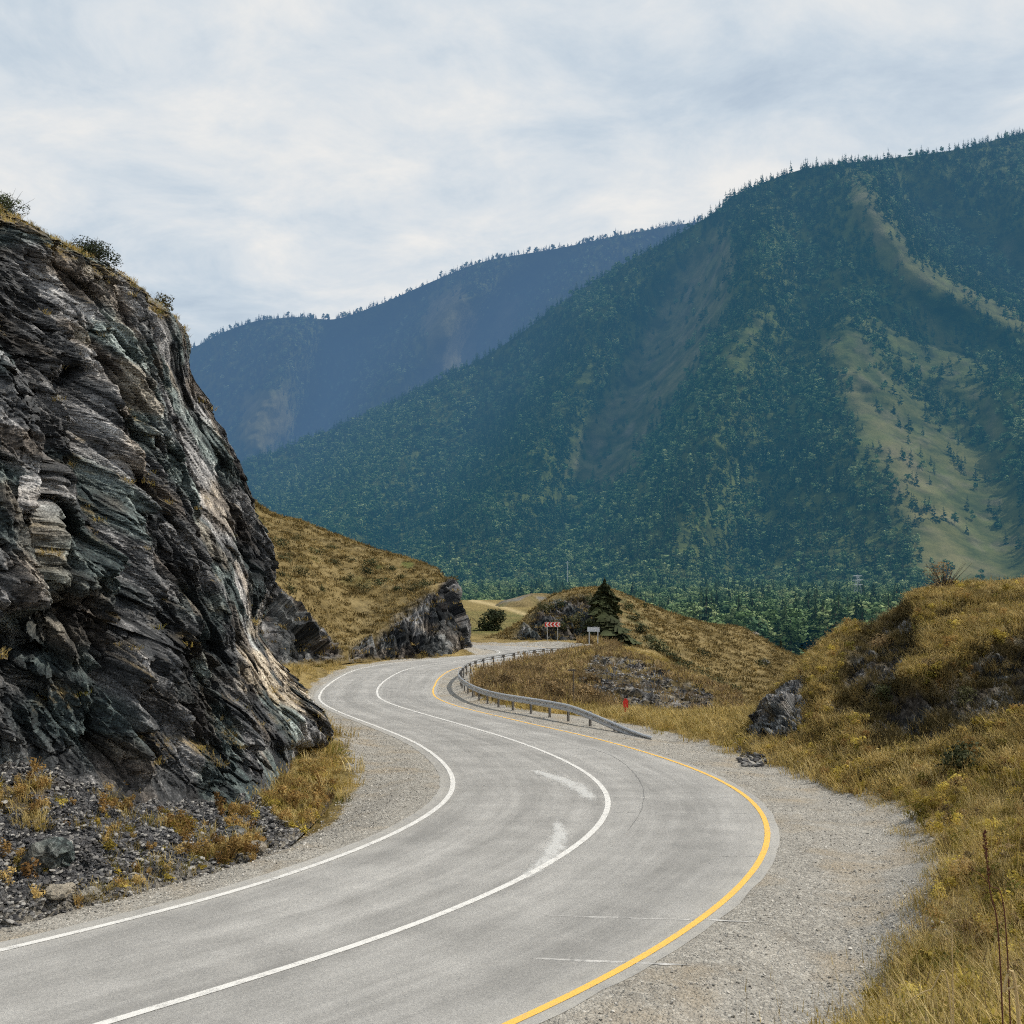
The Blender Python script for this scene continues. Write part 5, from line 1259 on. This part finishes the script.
zz = ground_z(xx, yy); stones('outcrop_rubble', [stone(M_shard, .5) for k in range(4)], np.c_[xx, yy, zz], .05, .3, 228, 2.5)

# boulders one can point at
def boulder(name, loc, size, label, seed, mat, flat=.7, pale=.3, cat='boulder'):
    import bmesh
    bm = bmesh.new(); bmesh.ops.create_icosphere(bm, subdivisions=4, radius=.5)
    V = np.array([v.co[:] for v in bm.verts]); f, _ = facet(V + seed * 3.1, .45, seed, None, (1, 1, 1), .7); f2, _ = facet(V + seed, .16, seed)
    V = V * (1 + .32 * f + .08 * f2)[:, None] * np.array([1.2, .9, flat]) * size
    for v, c in zip(bm.verts, V): v.co = c
    me = bpy.data.meshes.new(name); bm.to_mesh(me); bm.free(); me.materials.append(mat)
    a = me.attributes.new('a_pale', 'FLOAT', 'POINT'); a.data.foreach_set('value', np.full(len(me.vertices), pale, np.float32))
    o = bpy.data.objects.new(name, me); COL.objects.link(o); o.location = tuple(np.array(loc) + [0, 0, size * flat * .2]); o.rotation_euler = (0, 0, seed * 1.7)
    tag(o, label, cat)
boulder('boulder', surf_at(screeP, 60, 893), .42, 'flat tan slab lying at the foot of the scree near the road', 3, M_cliff, .35, .8)
boulder('boulder', surf_at(screeP, 48, 862), .55, 'dark rounded boulder in the scree with grass beside it', 4, M_cliff, .9, 0)
boulder('boulder', surf_at(screeP, 256, 850), .34, 'pale boulder at the lower corner of the scree above the gravel', 5, M_cliff, .6, .7)
boulder('boulder', surf_at(screeP, 88, 898), .26, 'small light grey rock at the edge of the gravel beside the tan slab', 6, M_cliff, .7, .5)
boulder('boulder', surf_at(screeP, 232, 838), .40, 'blocky grey boulder just up the scree from the pale one', 8, M_cliff, .7, .1)
boulder('boulder', surf_at(rhP, 876, 778), .62, 'grey boulder sunk in the grass at the foot of the right hill', 9, M_cliff, .55, .35)
boulder('boulder', surf_at(rhP, 800, 768), .55, 'dark stone on the grass edge left of the sunken grey boulder', 10, M_cliff, .5, .1)
boulder('boulder', surf_at(mhP, 755, 634), 1.5, 'pale rock knob on the skyline of the middle hill', 12, M_cliff, .45, .5)
boulder('boulder', surf_at(mhP, 765, 664), 1.2, 'single dark boulder on the grassy flank of the middle hill', 13, M_cliff, .7, 0)

# ================================================================== TALL STALKS IN THE FOREGROUND
M_stalk = mat_simple('dark_red_stalk', (.11, .045, .03), .8, trans=.1); M_straw = mat_simple('pale_straw', (.55, .42, .22), .7, trans=.2)
def stalk(name, pts, rad, mat, label, head=False, seed=0):
    Y0 = pts[0][2]; x0 = at(*pts[0])[0]; gz0 = float(ground_z(np.array([x0]), np.array([float(Y0)]))[0])
    base = np.array([x0, Y0, gz0 - .05]); t = empty(name, base); tag(t, label, 'grass stalk')
    W_ = [np.zeros(3)] + [at(*q) - base for q in pts[1:]]
    c = catmull(np.array(W_), 24); mb = MB(); mb.tube(c, np.linspace(rad, rad * .35, 24), 6); mb.build('stem', mat, t)
    if head:
        R = random.Random(seed); mb = MB()
        for k in range(60):
            i = R.uniform(17, 23); p0 = c[int(i)] + (c[min(23, int(i) + 1)] - c[int(i)]) * (i % 1); d = np.array([R.gauss(0, 1), R.gauss(0, 1), R.uniform(.3, 1.8)]); d /= np.linalg.norm(d)
            l = .011 * R.uniform(.6, 1.3); e = p0 + d * l; s = np.cross(d, [0, 1., .1]) * l * .3
            mb.add([p0, (p0 + e) / 2 + s, e, (p0 + e) / 2 - s], [(0, 1, 2, 3)])
        mb.build('seed_head', mat, t)
stalk('grass_stalk', [(1006, 1030, 3.3), (1000, 960, 3.3), (990, 890, 3.3), (984, 832, 3.3)], .0032, M_stalk, 'tall dark red seed stalk at the right edge of the foreground', True, 1)
stalk('grass_stalk', [(1012, 1030, 3.6), (1006, 930, 3.6), (990, 885, 3.6), (968, 866, 3.6)], .003, M_stalk, 'thin dark stalk leaning left behind the tall seed stalk', False, 2)
stalk('grass_stalk', [(954, 1040, 3.), (953, 990, 3.), (952, 925, 3.)], .003, M_straw, 'thin upright pale straw left of the dark stalks', False, 3)
stalk('grass_stalk', [(1030, 1040, 2.6), (1018, 1010, 2.6), (1004, 992, 2.6), (1020, 986, 2.6)], .006, M_straw, 'thick bent pale straw in the bottom right corner', False, 4)
stalk('grass_stalk', [(960, 1040, 3.1), (950, 1000, 3.1), (930, 990, 3.1), (905, 1003, 3.1)], .003, M_straw, 'arching pale straw bending left near the bottom edge', False, 5)
